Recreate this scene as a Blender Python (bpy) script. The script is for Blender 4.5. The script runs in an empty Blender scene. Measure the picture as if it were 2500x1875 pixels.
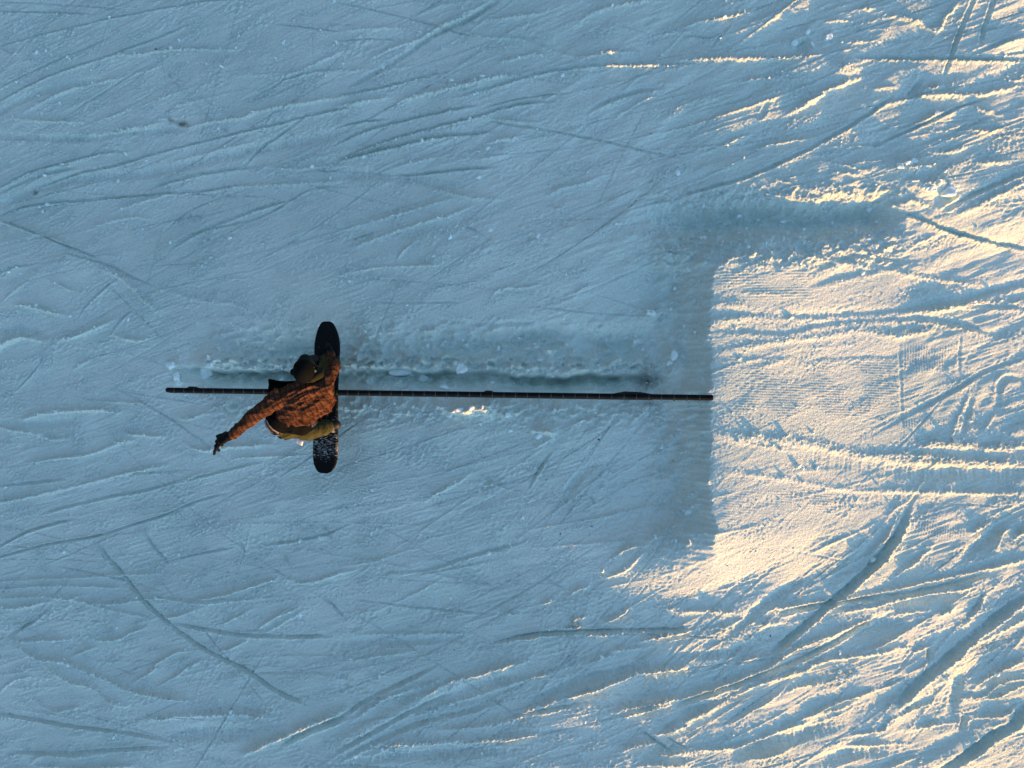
import bpy, bmesh, math, random
import numpy as np
from mathutils import Vector, Matrix

# ------------------------------------------------------------------ camera, sky, sun, exposure
C = bpy.context.scene.collection
HC = 8.0                                   # height of the drone camera
FPX = 2500 * 24 / 36                       # focal length in photo pixels
cam_d = bpy.data.cameras.new('camera')
cam_d.sensor_width = 36; cam_d.lens = 24; cam_d.clip_end = 2000; cam_d.clip_start = 0.05
cam = bpy.data.objects.new('camera', cam_d); C.objects.link(cam)
cam.location = (0, 0, HC); cam.rotation_euler = (0, 0, 0)
bpy.context.scene.camera = cam

SUN_EL = math.radians(7.4)
SUN_AZ = math.atan2(-0.714, 0.70)           # direction towards the sun in the XY plane (lower right)
sdir = Vector((math.cos(SUN_AZ) * math.cos(SUN_EL), math.sin(SUN_AZ) * math.cos(SUN_EL), math.sin(SUN_EL)))
w = bpy.data.worlds.new('World'); bpy.context.scene.world = w; w.use_nodes = True
nt = w.node_tree
sky = nt.nodes.new('ShaderNodeTexSky'); sky.sky_type = 'NISHITA'; sky.sun_disc = False
sky.sun_elevation = SUN_EL
sky.sun_rotation = math.pi / 2 - SUN_AZ    # Blender measures from +Y, clockwise
sky.altitude = 1200; sky.air_density = 1.0; sky.dust_density = 0.3; sky.ozone_density = 1.25
nt.links.new(sky.outputs[0], nt.nodes['Background'].inputs[0])
nt.nodes['Background'].inputs[1].default_value = 0.15
sl = bpy.data.lights.new('sun', 'SUN'); sl.energy = 3.1; sl.angle = math.radians(0.6); sl.color = (1.0, 0.42, 0.06)
so = bpy.data.objects.new('sun', sl); C.objects.link(so); so.location = (6, -8, 6)
so.rotation_euler = sdir.to_track_quat('Z', 'Y').to_euler()
vs = bpy.context.scene.view_settings
vs.view_transform = 'Standard'; vs.look = 'None'; vs.exposure = 1.72; vs.gamma = 1.0; vs.use_curve_mapping = False

# ------------------------------------------------------------------ helpers
rng = np.random.RandomState(7)
random.seed(7)
def tag(o, label=None, cat=None, group=None, kind=None):
    if label: o['label'] = label
    if cat: o['category'] = cat
    if group: o['group'] = group
    if kind: o['kind'] = kind
    return o
def empty(name, loc):
    o = bpy.data.objects.new(name, None); C.objects.link(o); o.location = loc; o.empty_display_size = .1
    return o
def link_mesh(name, me, mat=None, parent=None):
    o = bpy.data.objects.new(name, me); C.objects.link(o)
    if mat is not None:
        for m in (mat if isinstance(mat, (list, tuple)) else [mat]): me.materials.append(m)
    if parent is not None:
        o.parent = parent; o.matrix_parent_inverse = Matrix.Translation(-parent.location)
    return o
def from_bm(name, bm, mat=None, parent=None, smooth=True):
    me = bpy.data.meshes.new(name); bm.to_mesh(me); bm.free()
    if smooth: me.polygons.foreach_set('use_smooth', [True] * len(me.polygons))
    return link_mesh(name, me, mat, parent)
def material(name, base=(.5, .5, .5), rough=.6, metallic=0.0, spec=.5):
    m = bpy.data.materials.new(name); m.use_nodes = True
    b = m.node_tree.nodes['Principled BSDF']
    b.inputs['Base Color'].default_value = (*base, 1); b.inputs['Roughness'].default_value = rough
    b.inputs['Metallic'].default_value = metallic; b.inputs['Specular IOR Level'].default_value = spec
    return m, m.node_tree, b
def node(t, kind, **kw):
    n = t.nodes.new(kind)
    for k, v in kw.items(): setattr(n, k, v)
    return n

# ------------------------------------------------------------------ the lie of the land (metres; camera over 0,0)
LIPX = 1.86
def sstep(a, b, x):
    t = np.clip((x - a) / (b - a), 0, 1); return t * t * (3 - 2 * t)
def base_h(x, y):
    x = np.asarray(x, float); y = np.asarray(y, float)
    xc = np.clip(x, -60, 40)
    z = 1.50 + .215 * (xc - LIPX) - .155 * .66 * np.logaddexp(0, (xc - 1.52) / .66)
    z = z + .02 * np.sin(.9 * y + .5 * xc) * np.exp(-(y / 12) ** 2)
    # bottom right falls away a little towards the low sun, which rakes it
    z = z - .24 * sstep(-1.7, -5.4, y) * sstep(.2, 2.9, x) * sstep(30, 8, x)
    z = z + .13 * sstep(1.8, 4.8, y) * sstep(2.8, 4.8, x) * sstep(30, 8, x)
    z = z - .09 * sstep(3.8, .6, x) * sstep(1.3, 2.3, y) * sstep(30, 8, y)
    return z
def macro_h(x, y):
    x = np.asarray(x, float); y = np.asarray(y, float)
    z = base_h(x, y)
    deck = 1.625 - .070 * (x - LIPX) + .008 * np.sin((x - LIPX) * 1.9)
    # distance outside the deck: steep at the lip, long skirts on the flanks
    lip = LIPX + .010 * np.sin(9 * y) + .009 * np.sin(23 * y + 1) + .007 * np.sin(51 * y + 2) + .006 * np.sin(117 * y) + .05 * sstep(1.0, 1.25, np.abs(y + .13))
    cx = 1.6 * np.maximum(0, lip - x) / 1.35
    wl = np.where(y < 0, .62, .42)
    cy = np.maximum(0, np.abs(y + .13) - 1.20) / wl
    d = np.sqrt(np.minimum(cx, 3) ** 2 + cy ** 2)
    wx = cx / (cx + cy + 1e-6)
    f = (1 - sstep(0, 1, d)) * (1 - wx) + np.clip(1 - d, 0, 1) ** 5 * wx
    out = sstep(5.0, 2.6, x)
    z = z + .03 * np.logaddexp(0, (deck - z) / .03) * f * out
    z = z - .19 * sstep(2.3, 5.2, x) * sstep(2.0, 1.1, y + .1) * sstep(30, 8, x)
    # dug-out hollow on the far flank of the ramp
    z = z - .25 * np.exp(-((y - 1.60 - .02 * np.sin(6 * x)) / .135) ** 2) * sstep(1.0, 2.0, x) * sstep(3.75, 3.45, x)
    z = z - .12 * np.exp(-(np.abs(x - 1.5) / np.where(x < 1.5, .55, .28)) ** 2) * sstep(1.55, .9, np.abs(y + .1))
    # snow pushed out past the near corner
    z = z + .10 * np.exp(-((y + 1.78 + .25 * (x - 1.6)) / .30) ** 2) * np.exp(-((x - 1.45) / .75) ** 2)
    # trench and berms beside the rail
    yr = -.03 - .03 * x / 2
    on = sstep(-4.0, -3.2, x) * sstep(1.55, 1.0, x)
    z = z - .11 * sstep(-4.2, -3.0, x) * sstep(1.7, 1.1, x) * np.exp(-((y - yr - .12) / .42) ** 4)
    yw = y - yr + .022 * np.sin(2.1 * x + .5) + .016 * np.sin(5.3 * x) + .012 * np.sin(13.1 * x + 1) + .007 * np.sin(37 * x)
    z = z - .33 * on * np.clip((yw + .03) / .15, 0, 1) * sstep(.165, .110, yw) * (.75 + .3 * np.sin(3.1 * x) * np.sin(1.3 * x + 1))
    z = z + .012 * on * np.exp(-((y - yr - .22) / .10) ** 2)
    z = z - .09 * sstep(-1.0, -.2, x) * on * np.exp(-((y - .44 - .04 * np.sin(4 * x)) / .11) ** 2)
    z = z - .12 * np.exp(-((x + 2.35) / .33) ** 2 - ((y - .36) / .13) ** 2)
    z = z + .055 * on * np.exp(-((y - yr + .17) / .12) ** 2)
    z = z + .06 * np.exp(-((x + .42) / .26) ** 2) * np.exp(-((y + .22) / .09) ** 2)
    return z
def px2w(px, py, extra=0.0):
    """photo pixel -> point on the snow"""
    px = np.asarray(px, float); py = np.asarray(py, float)
    Z = np.full(px.shape, 7.0)
    for _ in range(14):
        x = (px - 1250) * Z / FPX; y = (937.5 - py) * Z / FPX
        Z = .5 * Z + .5 * (HC - macro_h(x, y) - extra)
    return x, y, HC - Z
def P(px, py, Z):
    return Vector(((px - 1250) * Z / FPX, (937.5 - py) * Z / FPX, HC - Z))
DEPTH = 1.7
CRUMB = 1.6
GRAIN = 2.3
SNOW_A = (.70, .87, .86)
SNOW_B = (.76, .92, .91)
ADDED_HILL = 150
ADDED_HILL = 215
GRAIN = 1.9
DEPTH = 1.5
SNOW_A = (.72, .885, .835)
SNOW_B = (.78, .935, .885)
SNOW_A = (.64, .82, .775)
SNOW_B = (.82, .96, .91)
SNOW_A = (.66, .82, .755)
SNOW_B = (.84, .96, .885)
GRAIN = 1.6
TRACKS = '''
0 C 3 1.5 .4 0,300 430,185 900,80 1300,15 1500,0
0 G 3 1.5 .2 0,560 300,420 560,310 730,230
0 C 4 2 .3 0,650 300,500 620,390 720,360 1000,250 1240,150
0 R 4 1.5 .6 130,740 400,610 600,545 790,510
0 G 3 1.5 .2 380,780 600,640 790,520 900,450
0 R 3 1.5 .7 720,360 900,360 1050,335 1280,320 1580,320
0 R 3 2 .4 60,770 300,790 540,795
0 B 9 1.5 .3 0,720 250,600 500,540 700,530
0 C 4 2 .5 0,1210 200,1110 480,1040 700,985 830,990
0 G 5 2 .3 0,1250 250,1140 500,1080
0 C 4 2 .5 240,1220 430,1150 560,1110 800,1060 1100,970 1500,870 1800,800 1980,750 2211,700
0 R 4 2 .8 1220,830 1400,790 1560,770 1720,715 2211,640
0 R 3 1.5 .4 1060,1075 1400,980 1680,920
0 C 5 2 .7 940,1230 1130,1170 1300,1130 1500,1100 1700,1080
0 G 4 2.5 .3 1990,745 1800,880 1700,940 1600,1050 1530,1090
0 G 3 1.5 .3 1650,1210 1400,1290 1200,1380 1050,1510
0 C 4 2 .6 0,1400 200,1330 500,1300 900,1270 1300,1240 1600,1190
0 R 3 1.5 .9 700,1390 900,1320 1200,1240
0 C 5 2 .5 1080,1620 1300,1500 1450,1440 1700,1350 1930,1280
0 C 3 2 .6 0,1425 200,1500 400,1580 600,1659
0 R 5 2 1 0,1440 250,1520 500,1600
0 B 12 2 .5 0,1320 300,1200 600,1140 900,1130 1300,1050 1700,960 2211,860
0 G 3 1.5 .4 1100,1580 1300,1500 1700,1400 2000,1230 2211,1210
0 R 4 1.5 .6 1350,1250 1500,1220 1800,1200 2211,1180
0 G 2 1.2 0 1720,145 1900,165 2211,205
0 C 3 1.5 .4 0,75 300,75 600,90
0 G 3 1 .3 0,10 300,20 700,50 820,70
0 R 3 1 .7 0,320 80,360 100,330 30,300
0 R 2 1 .8 870,470 950,465 1080,410
0 R 5 1.5 .9 550,890 800,850 1000,810 1060,780
0 G 3 1.5 .6 1580,650 1800,540 1920,400
0 R 4 1.5 .8 1750,470 1850,500 2211,340
0 C 4 1.5 .6 1750,540 2000,470 2211,440
0 R 3 1.5 .7 1650,1080 1900,1100 2050,1090 2211,1080
0 G 2 1.5 .8 2000,1080 2120,1110 2211,1090
0 B 8 1.5 .3 0,880 500,900 800,860 1200,830
0 R 4 1.5 .8 550,1490 800,1420 1000,1420
1 G 2.5 1.5 .1 0,15 330,90 580,155 780,215 930,245
1 B 5 3 .4 1010,0 850,110 600,225 400,360 200,480 30,560
1 R 3 1.5 .8 860,90 640,180 480,270 330,320 150,400
1 G 2 1 0 0,155 140,160
1 R 3 1.2 .5 0,205 330,185 480,195
1 G 2.5 1.5 .2 0,262 200,250 460,262
1 R 3 1 .5 730,185 900,240 1180,260 1370,340 1560,390
1 C 4 2 .9 0,615 200,580 340,550 500,505 720,460
1 R 5 2 1 340,670 560,610 800,560 1000,510 1150,500
1 C 4 2.5 .9 700,640 900,590 1100,530 1300,470 1500,440 1900,415 2211,410
1 R 5 2.5 1 1550,450 1800,430 2000,430 2150,440
1 R 5 2.5 1 1500,380 1650,370 1750,345 1980,345
1 R 3 2 .8 2020,225 2211,210
1 G 2 1.5 0 1780,155 2020,215
1 C 3 2 .6 0,820 140,790 320,765
1 R 4 2 .8 0,695 230,650 330,630
1 C 4 2.5 .7 0,920 150,850 400,780 620,730 880,680
1 C 5 3 .9 0,1030 300,960 600,890 900,860 1000,850
1 C 4 2.5 .9 0,1040 150,960 500,850 880,750 1100,690 1340,650
1 G 2 1.5 .3 900,700 1200,630 1500,600
1 G 3 2.5 .4 890,755 1060,800 1330,840 1500,870 1700,910 2000,980 2211,1020
1 R 3 1.5 .6 870,770 1100,790 1300,800
1 C 6 3.5 .8 1580,745 1640,700 1750,650 1900,600 2090,560
1 R 3 2 .5 1750,780 1850,720 2000,640 2100,620
1 R 4 2.5 .9 900,940 1050,910 1200,895
1 C 4 2.5 .6 300,1130 500,1130 750,1100 1000,1080
1 R 3 2 .8 370,1080 550,1040 720,1000
1 R 3 1.5 .7 860,1040 1000,1020 1100,1000
1 B 10 2 .4 0,1120 300,1140 600,1180 850,1230
1 R 5 2 1 530,1210 650,1240 870,1290 1050,1300
1 R 4 2 1 1320,1280 1440,1220 1560,1190 1660,1160
1 G 3 2 .4 1860,1360 1940,1250
1 C 3 1.5 .4 1830,1370 2000,1320 2211,1280
1 R 3 2 .9 0,1500 200,1440 450,1370 720,1290
1 R 4 2 .8 30,1620 200,1560 500,1450 700,1400 860,1330
1 G 2.5 1.5 .2 150,1560 210,1480
1 R 2 1.5 .3 1420,1480 1510,1478
1 G 2 1 .3 1260,1420 1500,1420 1900,1410
1 R 3 1.5 .8 1340,1340 1440,1370
1 R 4 1.5 .8 1500,170 1650,80 1900,20 2100,0
1 R 4 1.2 1 900,130 1050,125 1350,80
1 R 4 1.2 1 950,420 1100,390 1250,350 1350,390
1 G 2 1.5 .6 780,1460 840,1480 930,1525
1 C 4 2 .5 2020,1620 2211,1640
2 C 3 2 .6 0,230 100,235 200,240 320,160
2 G 3 2 .6 170,320 260,220 310,165
2 R 5 3 .9 0,400 300,385 640,385 780,375 900,370
2 C 5 4 .9 1100,360 1400,375 1700,380 2000,390 2211,385
2 R 5 3.5 .9 1290,100 1420,125 1500,150 1640,195 1700,180
2 R 3 2.5 .6 1050,285 1200,275 1300,270
2 R 3 2.5 .5 900,150 1000,140 1150,150
2 R 4 3 .9 1100,60 1200,70 1250,60
2 R 4 2 .8 300,550 450,520 700,500
2 R 6 4 1 640,770 760,710 870,640 960,580 1080,530 1210,475
2 G 3 1 .2 800,240 800,350 820,490
2 G 6 5 .8 740,300 790,260 830,240
2 R 3 1.5 .6 100,1010 300,930 520,830
2 C 5 3.5 .3 0,1270 250,1200 430,1140 700,1020 900,920 1150,770 1380,610
2 R 3 2 .7 400,970 600,940 880,890
2 G 3 1.5 .4 40,740 200,690 400,640 460,590 560,570
2 R 4 3.5 .5 1430,850 1560,790 1700,720 1770,710
2 C 4 3 .3 1230,950 1400,870 1650,770 1800,690 2000,640
2 R 5 3.5 .8 1300,690 1450,650 1620,620 1900,620 2200,560
2 R 6 4 1 1540,600 1650,570 1700,550
2 G 6 5 .8 1450,610 1500,580 1550,500
2 G 4 5 .3 1880,0 1820,150 1740,350 1690,500
2 G 4 4 .3 2010,0 1960,160 1920,310
2 G 4 4 .3 2211,210 2080,270 1850,360
2 R 5 3 .6 2211,250 2050,310 2000,330
2 R 5 3 .9 1780,20 1700,130 1640,240
2 R 5 3 .6 1870,690 2000,740 2080,760
2 R 5 3.5 .9 1600,1000 1740,990 1850,950
2 R 4 3 .8 1820,830 1950,860 2120,850
2 R 5 3 .9 1880,1050 2000,1060 2140,1060
2 R 5 3 .9 1350,1350 1500,1310 1650,1355
2 R 3 4 .2 1660,1360 1800,1270
2 C 6 4 .6 1700,1360 1900,1250 2211,1120
2 R 6 3.5 .9 1740,1410 1900,1350 2100,1240 2211,1180
2 C 6 5 .5 1380,1370 1600,1440 1750,1500 2000,1560 2211,1600
2 R 4 2.5 .8 980,1610 1150,1640 1380,1640
2 R 3 2.5 .6 1000,1610 1200,1570
2 R 3 2 .5 1450,1630 1600,1540 1750,1500
2 R 3 2.5 .4 0,1560 200,1590 600,1620
2 G 6 2 .8 450,760 510,750 550,650
2 R 3 1.5 .5 870,1040 1100,1090 1250,1130
2 R 3 2 .5 950,1110 1200,1150
2 R 3 2 .6 380,1200 700,1290 900,1350
2 R 3 2 .6 560,1150 800,1230
2 R 4 2 .8 0,180 100,150 300,120 500,60
2 G 3 1.5 .5 650,0 730,60 770,120
2 R 3 2 .6 1200,580 1300,575 1400,570
2 G 5 3 .8 380,960 500,940 530,915
3 R 3 3 .5 0,10 150,60
3 R 4 3 .5 700,0 900,30 1250,85 1500,130 1900,190
3 C 5 3.5 .4 800,130 950,60 1100,20
3 C 6 4.5 .4 800,200 1000,140 1260,80 1500,20
3 B 14 1.5 .3 900,340 1300,280 1700,230
3 R 3 2 .6 300,240 500,245 700,260
3 R 8 5 .8 170,345 300,315 400,330 500,350
3 C 7 5 .4 100,385 450,370 850,375 1200,365 1500,335 1800,285 2211,170
3 R 5 3 .9 160,460 250,430 400,400 550,395
3 B 11 4 .8 200,520 500,440 850,410 1150,400
3 C 5 4 .7 200,490 380,480 650,490 900,440 1200,410 1500,400 1800,440 2020,505
3 R 6 4 1 200,640 450,590 700,550 900,530 1150,490 1400,520 1700,460
3 R 3 2 .4 700,600 1000,590 1200,560
3 C 4 3 .4 1700,290 1900,320 2211,330
3 R 5 3 .9 1400,380 1700,350 1900,310 2211,310
3 R 3 2.5 .3 190,690 500,675 780,680
3 R 5 3 .8 480,760 560,710 700,680
3 C 4 2 .2 780,680 1100,650 1400,640
3 G 2.5 2 .1 1410,500 1415,800 1425,1160
3 G 2.5 2 .1 1795,500 1797,760
3 G 3.5 2.5 .2 1100,1190 1300,1080 1500,990 1750,870 1950,750 2211,660
3 G 3.5 2.5 .2 1200,1170 1400,1060 1650,930 1950,760
3 R 3 2.5 .5 1730,1200 1790,1050 1870,880
3 G 5 3.5 .5 1800,1180 1850,1020 1880,880
3 R 3 2.5 .5 1930,1170 2000,1060 2030,1010
3 G 6 4 .6 2040,970 2060,840 2110,790 2211,800
3 R 9 7 1 180,1150 400,1180 620,1200 850,1230 1050,1280 1300,1320 1550,1345 1900,1340 2211,1350
3 B 16 6 .2 700,1290 1000,1330 1300,1360 1600,1390 2211,1400
3 R 5 3.5 .8 250,1180 500,1230 780,1270
3 R 5 4 .9 1100,1310 1500,1290 1900,1330
3 R 8 4.5 1 1450,1240 1700,1220 2000,1250 2211,1230
3 R 5 4.5 .4 250,1400 400,1420 650,1450 850,1480 1100,1520 1500,1530 1900,1535 2211,1545
3 B 12 4 .5 900,1560 1200,1580 1600,1570
3 R 5 3 .7 800,1620 1000,1600 1300,1580
3 B 8 3 .7 400,1610 700,1560 900,1500
3 R 3 3 .6 1350,1658 1450,1600 1520,1560
3 G 4 4 .4 1440,1658 1500,1570 1560,1490
3 R 3 2 .5 630,1410 900,1390 1100,1380
4 C 8 7 .6 1460,0 1380,170 1240,330 1090,480 900,640 700,820 560,940
4 R 5 4 .8 1400,20 1310,180 1180,310
4 R 3 2 .3 800,290 950,210 1100,150 1280,60
4 R 3 2 .3 700,320 850,220 1000,160
4 R 3 2 .3 0,440 300,260 560,170
4 R 3 2 .2 0,370 200,290 350,230
4 R 4 3.5 .5 530,640 800,600 1100,560 1500,470 1900,380 2211,300
4 C 6 4 .3 600,660 1000,590 1500,520 2000,400
4 R 4 3.5 .5 950,665 1200,620 1500,550 1850,490 2000,430
4 B 8 3 .3 1250,620 1600,560 1900,530
4 R 3 2.5 .4 1300,700 1450,650 1620,640
4 B 9 4 .4 230,860 400,720 520,600 660,510 780,420
4 R 3 2 .5 120,760 250,745 350,735
4 R 5 4.5 .6 0,1200 200,1140 400,1070 560,1000 700,900 900,820 1150,720 1280,660
4 C 6 4 .4 0,1240 300,1130 600,1020 900,890 1280,670
4 R 5 4 .7 0,1370 300,1210 500,1110 800,1020 900,970 1200,920 1450,860
4 R 4 3 .9 370,960 560,930 700,870
4 R 3 2.5 .3 280,1400 450,1290 600,1190 700,1100
4 B 7 3 .3 0,1290 200,1240 400,1150
4 B 18 4 .6 1000,800 1300,720 1450,740
4 R 5 3.5 .7 1150,920 1300,850 1440,770
4 R 3 3 .5 1480,910 1600,870 1640,850
4 G 6 6 .6 1600,1000 1600,930 1620,870
4 C 10 7 .5 2211,560 2000,720 1800,870 1620,1030 1480,1140 1370,1240
4 R 6 4 .5 2211,690 2050,780 1920,850
4 B 16 -3 .3 1950,850 1780,960 1680,1080 1500,1180 1300,1300
4 R 4 3.5 .5 1080,1450 1280,1410 1350,1340 1500,1270 1700,1220
4 R 5 4 .9 1860,1160 2000,1050 2211,960
4 R 4 3.5 .9 1750,1210 1950,1190 2050,1110 2211,1080
4 R 4 3.5 .6 1850,1230 2050,1190 2211,1120
4 B 10 5 .5 1730,1330 1770,1180 1800,1020
4 G 7 6 .8 1800,1420 1840,1300
4 R 5 4 .4 1440,1430 1600,1380 1810,1360
4 R 5 4 .4 1870,1340 2050,1320 2130,1290 2180,1240
4 C 12 8 .4 2211,1270 2130,1380 2000,1450 1850,1560 1700,1658
4 B 18 -4 .1 2130,1300 1950,1420 1750,1550 1550,1658
4 R 5 4 .5 50,1540 300,1530 500,1470 700,1390 850,1360
4 B 14 5 .5 300,1580 600,1490 900,1410 1060,1370
4 R 5 4 .5 400,1600 600,1570 760,1510
4 R 4 3 .4 1040,1520 1200,1510 1500,1500
4 B 14 5 .5 900,1620 1100,1570 1400,1540
4 R 5 4 .4 1340,1658 1450,1610 1560,1580
4 R 4 3 .5 870,1320 1000,1280 1150,1220
4 R 4 3 .7 640,1180 800,1120 1000,1100
4 R 3 2.5 .5 720,1360 850,1310 1000,1240 1300,1140 1500,1060
4 R 5 3.5 .6 480,730 600,720 640,700
4 R 6 3.5 .9 1640,680 1720,640 1760,600
4 C 6 4 .7 1800,720 1900,620 1950,530
4 R 6 5 .9 1860,150 1950,90 2020,60
4 R 6 5 .8 2030,260 2060,150 2130,100
4 R 5 4 .8 2140,180 2211,120
4 B 10 4 .6 1800,320 1950,200 2100,60
4 R 4 3 .8 1100,480 1300,320 1450,210
4 R 4 3 .8 1350,440 1500,330 1640,200
4 B 8 3 .6 0,920 250,920 500,850
4 R 5 2.5 .9 0,640 120,640 400,660
4 R 5 2.5 .6 0,780 60,750
4 R 5 3 .7 1800,890 1900,790 1960,730
5 B 3 2 .2 450,80 560,50 660,20
5 C 5 2 .5 180,410 350,380 600,360 850,280 1100,220 1260,170
5 R 3 2 .4 0,360 200,320 380,270
5 R 3 2 .5 0,400 110,370
5 R 3 1.5 .6 80,800 250,795 500,790 850,790
5 B 7 2 .3 0,850 400,840 800,820
5 C 4 3.5 .5 960,850 1150,810 1300,790 1600,775 1900,765 2211,755
5 R 4 3 .8 1180,830 1300,800
5 R 4 3.5 .5 1560,800 1850,795
5 R 5 3.5 .9 1410,760 1540,740 1500,700 1600,670
5 R 4 3.5 .4 1680,730 1800,670 1890,610
5 R 4 3 .4 1700,430 1850,370 1970,250
5 R 4 3 .8 1750,310 1850,240 2000,215
5 R 4 3 .4 1480,525 1620,470
5 R 4 3 .4 1280,600 1400,565
5 R 4 3 .9 1030,650 1170,665
5 R 3 2 .6 0,970 200,940 500,900
5 C 5 3.5 .4 0,1330 200,1200 400,1100 620,990
5 R 5 2.5 .9 30,1390 300,1200 550,1120 700,1070
5 R 5 3 .9 500,1210 700,1100 900,1050 1050,1000 1250,960
5 B 12 -3 .1 0,1480 300,1330 550,1200 850,1070 1200,980
5 C 6 3.5 .3 0,1540 200,1430 450,1290 700,1170
5 C 6 3 .4 0,1600 300,1450 600,1340 800,1300 1000,1240
5 R 5 3 .7 470,1320 700,1240 1000,1150 1200,1090 1410,1040
5 R 3 2.5 .6 1480,1015 1600,980 1750,930 1880,960
5 R 6 3 .8 600,1420 900,1390 1100,1350 1200,1290 1450,1200
5 R 6 4.5 .9 1450,1210 1600,1160 1750,1110 1900,1050 2050,1020 2211,1010
5 B 9 4 .4 1200,1250 1500,1110 1700,1060 2000,990
5 R 6 4 .9 1740,1310 1900,1260 2211,1200
5 R 4 4 .5 1770,1340 1950,1290 2150,1240
5 R 4 3.5 .6 2020,1450 2211,1390
5 R 4 3.5 .6 1740,920 1850,890 2000,870
5 R 5 3 .9 1900,850 2050,810 2211,780
5 G 3 3 .4 1910,1395 2030,1480 2180,1580
5 G 2 2 .2 2090,1450 2211,1520
5 R 5 3.5 .9 1800,1550 1950,1500 2100,1490
5 R 5 4 .9 2000,1560 2100,1570 2211,1560
5 R 5 4 .9 1920,1640 2050,1630 2211,1640
5 B 9 3 .9 0,1640 300,1590 700,1560 1200,1550
5 R 8 3 1 200,1520 500,1500 900,1480 1300,1440
5 G 2 1.2 .3 1280,400 1400,470 1480,530
5 G 2 1 .2 80,1070 350,1130
5 C 4 2 .7 1000,1340 1300,1290 1600,1230
6 G 3 2.5 .2 0,290 300,210 620,155 880,75 1130,0
6 C 4 2 .4 0,220 200,120 500,40
6 G 3 3 .7 920,100 970,190 1040,280 1090,335
6 G 2 1.5 .2 1100,315 1300,270 1530,225
6 C 4 2.4 .6 610,170 700,290 800,410 900,530 1050,680 1250,840 1400,930 1600,1030 1800,1160 2000,1250
6 R 3 1.5 .6 480,580 700,630 900,670 1000,700
6 C 4 1.8 .5 1110,710 1350,760 1600,800 1900,810 2160,805
6 R 3 1.5 .4 0,455 400,430 800,410 1050,400
6 R 3 1.5 .7 0,510 300,480 600,480 850,495
6 R 4 1.5 .8 0,560 300,550 450,560 600,530
6 R 5 2.5 .9 0,610 100,625 250,595 360,580
6 R 2 1 .3 880,515 1060,515
6 R 3 1.5 .6 400,560 700,600 1000,560 1300,590 1600,560 1740,550
6 R 4 2.5 .8 1250,580 1400,550 1550,510 1700,460 1810,430
6 C 5 2 .3 60,790 200,720 340,610
6 R 5 2 1 50,820 150,840 300,830 500,830
6 R 3 2 .7 450,950 550,900 640,870
6 R 3 2 .7 610,830 750,830 860,780 970,740
6 R 3 2 .7 1060,690 1200,660 1310,620
6 R 6 3 1 90,860 250,940 420,970 560,1020 700,1090 860,1160 1000,1190 1250,1230
6 R 7 3 1 280,980 450,1090 600,1130 720,1230 850,1270
6 R 3 2 .6 860,1110 1000,1020 1020,980 1150,910 1250,900
6 R 3 2 .6 1010,1140 1150,1060 1250,990 1360,950
6 R 3 2 .7 1410,910 1500,880 1620,825
6 R 3 2 .7 1640,790 1700,740 1850,640 1940,590
6 R 3 2 .7 1700,790 1800,740 1920,670 2000,630
6 R 3 1.5 .7 1380,750 1500,700 1650,620
6 R 7 2.5 1 950,1350 1200,1320 1400,1310 1600,1310 1800,1340
6 C 4 1.8 .7 0,1300 200,1340 500,1390 800,1430 1050,1480
6 R 4 1.5 .8 180,1200 350,1290 550,1250
6 R 8 3.5 .6 1550,1590 1800,1470 2000,1380 2211,1290
6 C 7 3 .3 1800,1530 2000,1420 2211,1340
6 R 5 2 .5 190,1630 300,1570 500,1590 700,1570
6 G 4 2 .5 60,1550 400,1560 700,1540 1100,1520
6 R 4 2 .7 230,1645 600,1655 900,1640
6 R 3 1.5 .6 0,1170 100,1090 250,1060
6 B 16 2 1 1100,1450 1400,1430 1700,1440
6 G 5 2 .7 1820,250 1870,330 1890,370
6 G 4 1.5 .5 2050,60 2120,120 2160,190
6 G 3 2 .8 2080,550 2150,600 2211,660
6 C 3 1.5 .5 1700,210 1900,190 2100,150 2211,100
6 R 4 2 .9 1850,430 2000,460 2211,390
6 R 3 2 .9 1780,680 1900,640 1950,600
6 G 3 1.5 .6 1540,170 1580,240 1570,300
7 R 6 3 1 80,320 200,330 350,370 440,390
7 R 3 1.5 .6 300,150 400,200 560,250
7 C 4 2 .4 490,410 600,280 760,140
7 C 4 2 .5 710,510 800,400 870,340
7 R 6 2.5 .8 350,560 500,520 650,460 760,410
7 B 14 2 .2 0,480 200,500 350,540
7 R 9 3.5 1 0,590 100,540 200,530 330,560
7 R 5 2.5 .9 720,510 880,550 1000,530
7 R 8 2.5 1 600,60 750,120 850,190 950,300 1050,380
7 C 3 1.5 .4 500,0 700,60 860,140 1000,200
7 R 5 1.5 .9 1100,240 1300,290 1500,310 1620,350
7 R 2 1 .6 1440,150 1600,150
7 R 5 2 .9 1560,550 1700,590 1830,600
7 R 4 1.5 .7 460,750 540,700 600,660
7 C 3 1.5 .5 80,890 200,770 300,640
7 B 10 2 .5 0,1090 250,1090 500,1060
7 R 6 2.5 1 100,1080 300,1020 600,1000 800,1020
7 R 5 2.5 .9 230,1150 350,1190 470,1180
7 R 4 2 .7 0,1110 150,1140 280,1160
7 R 4 2 .7 150,1350 400,1310 600,1280 760,1220 900,1190
7 R 5 2 .8 1180,1200 1300,1260 1500,1240 1800,1220
7 R 5 2 .8 750,1140 900,1160 1110,1180
7 R 3 1.5 .3 1500,1310 1700,1300 2000,1300
7 C 4 1.5 .4 0,1490 200,1470 450,1440
7 R 4 1.5 .7 0,1600 300,1540 700,1440 900,1390 1100,1350
7 G 3 2 .2 1100,1659 1300,1580 1500,1530
7 C 4 1.5 .5 300,1659 700,1560 1000,1500 1300,1430 1700,1330
7 R 3 1.5 .4 1050,1500 1300,1420 1450,1400
7 C 4 2 .6 0,110 100,70 230,50
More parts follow.
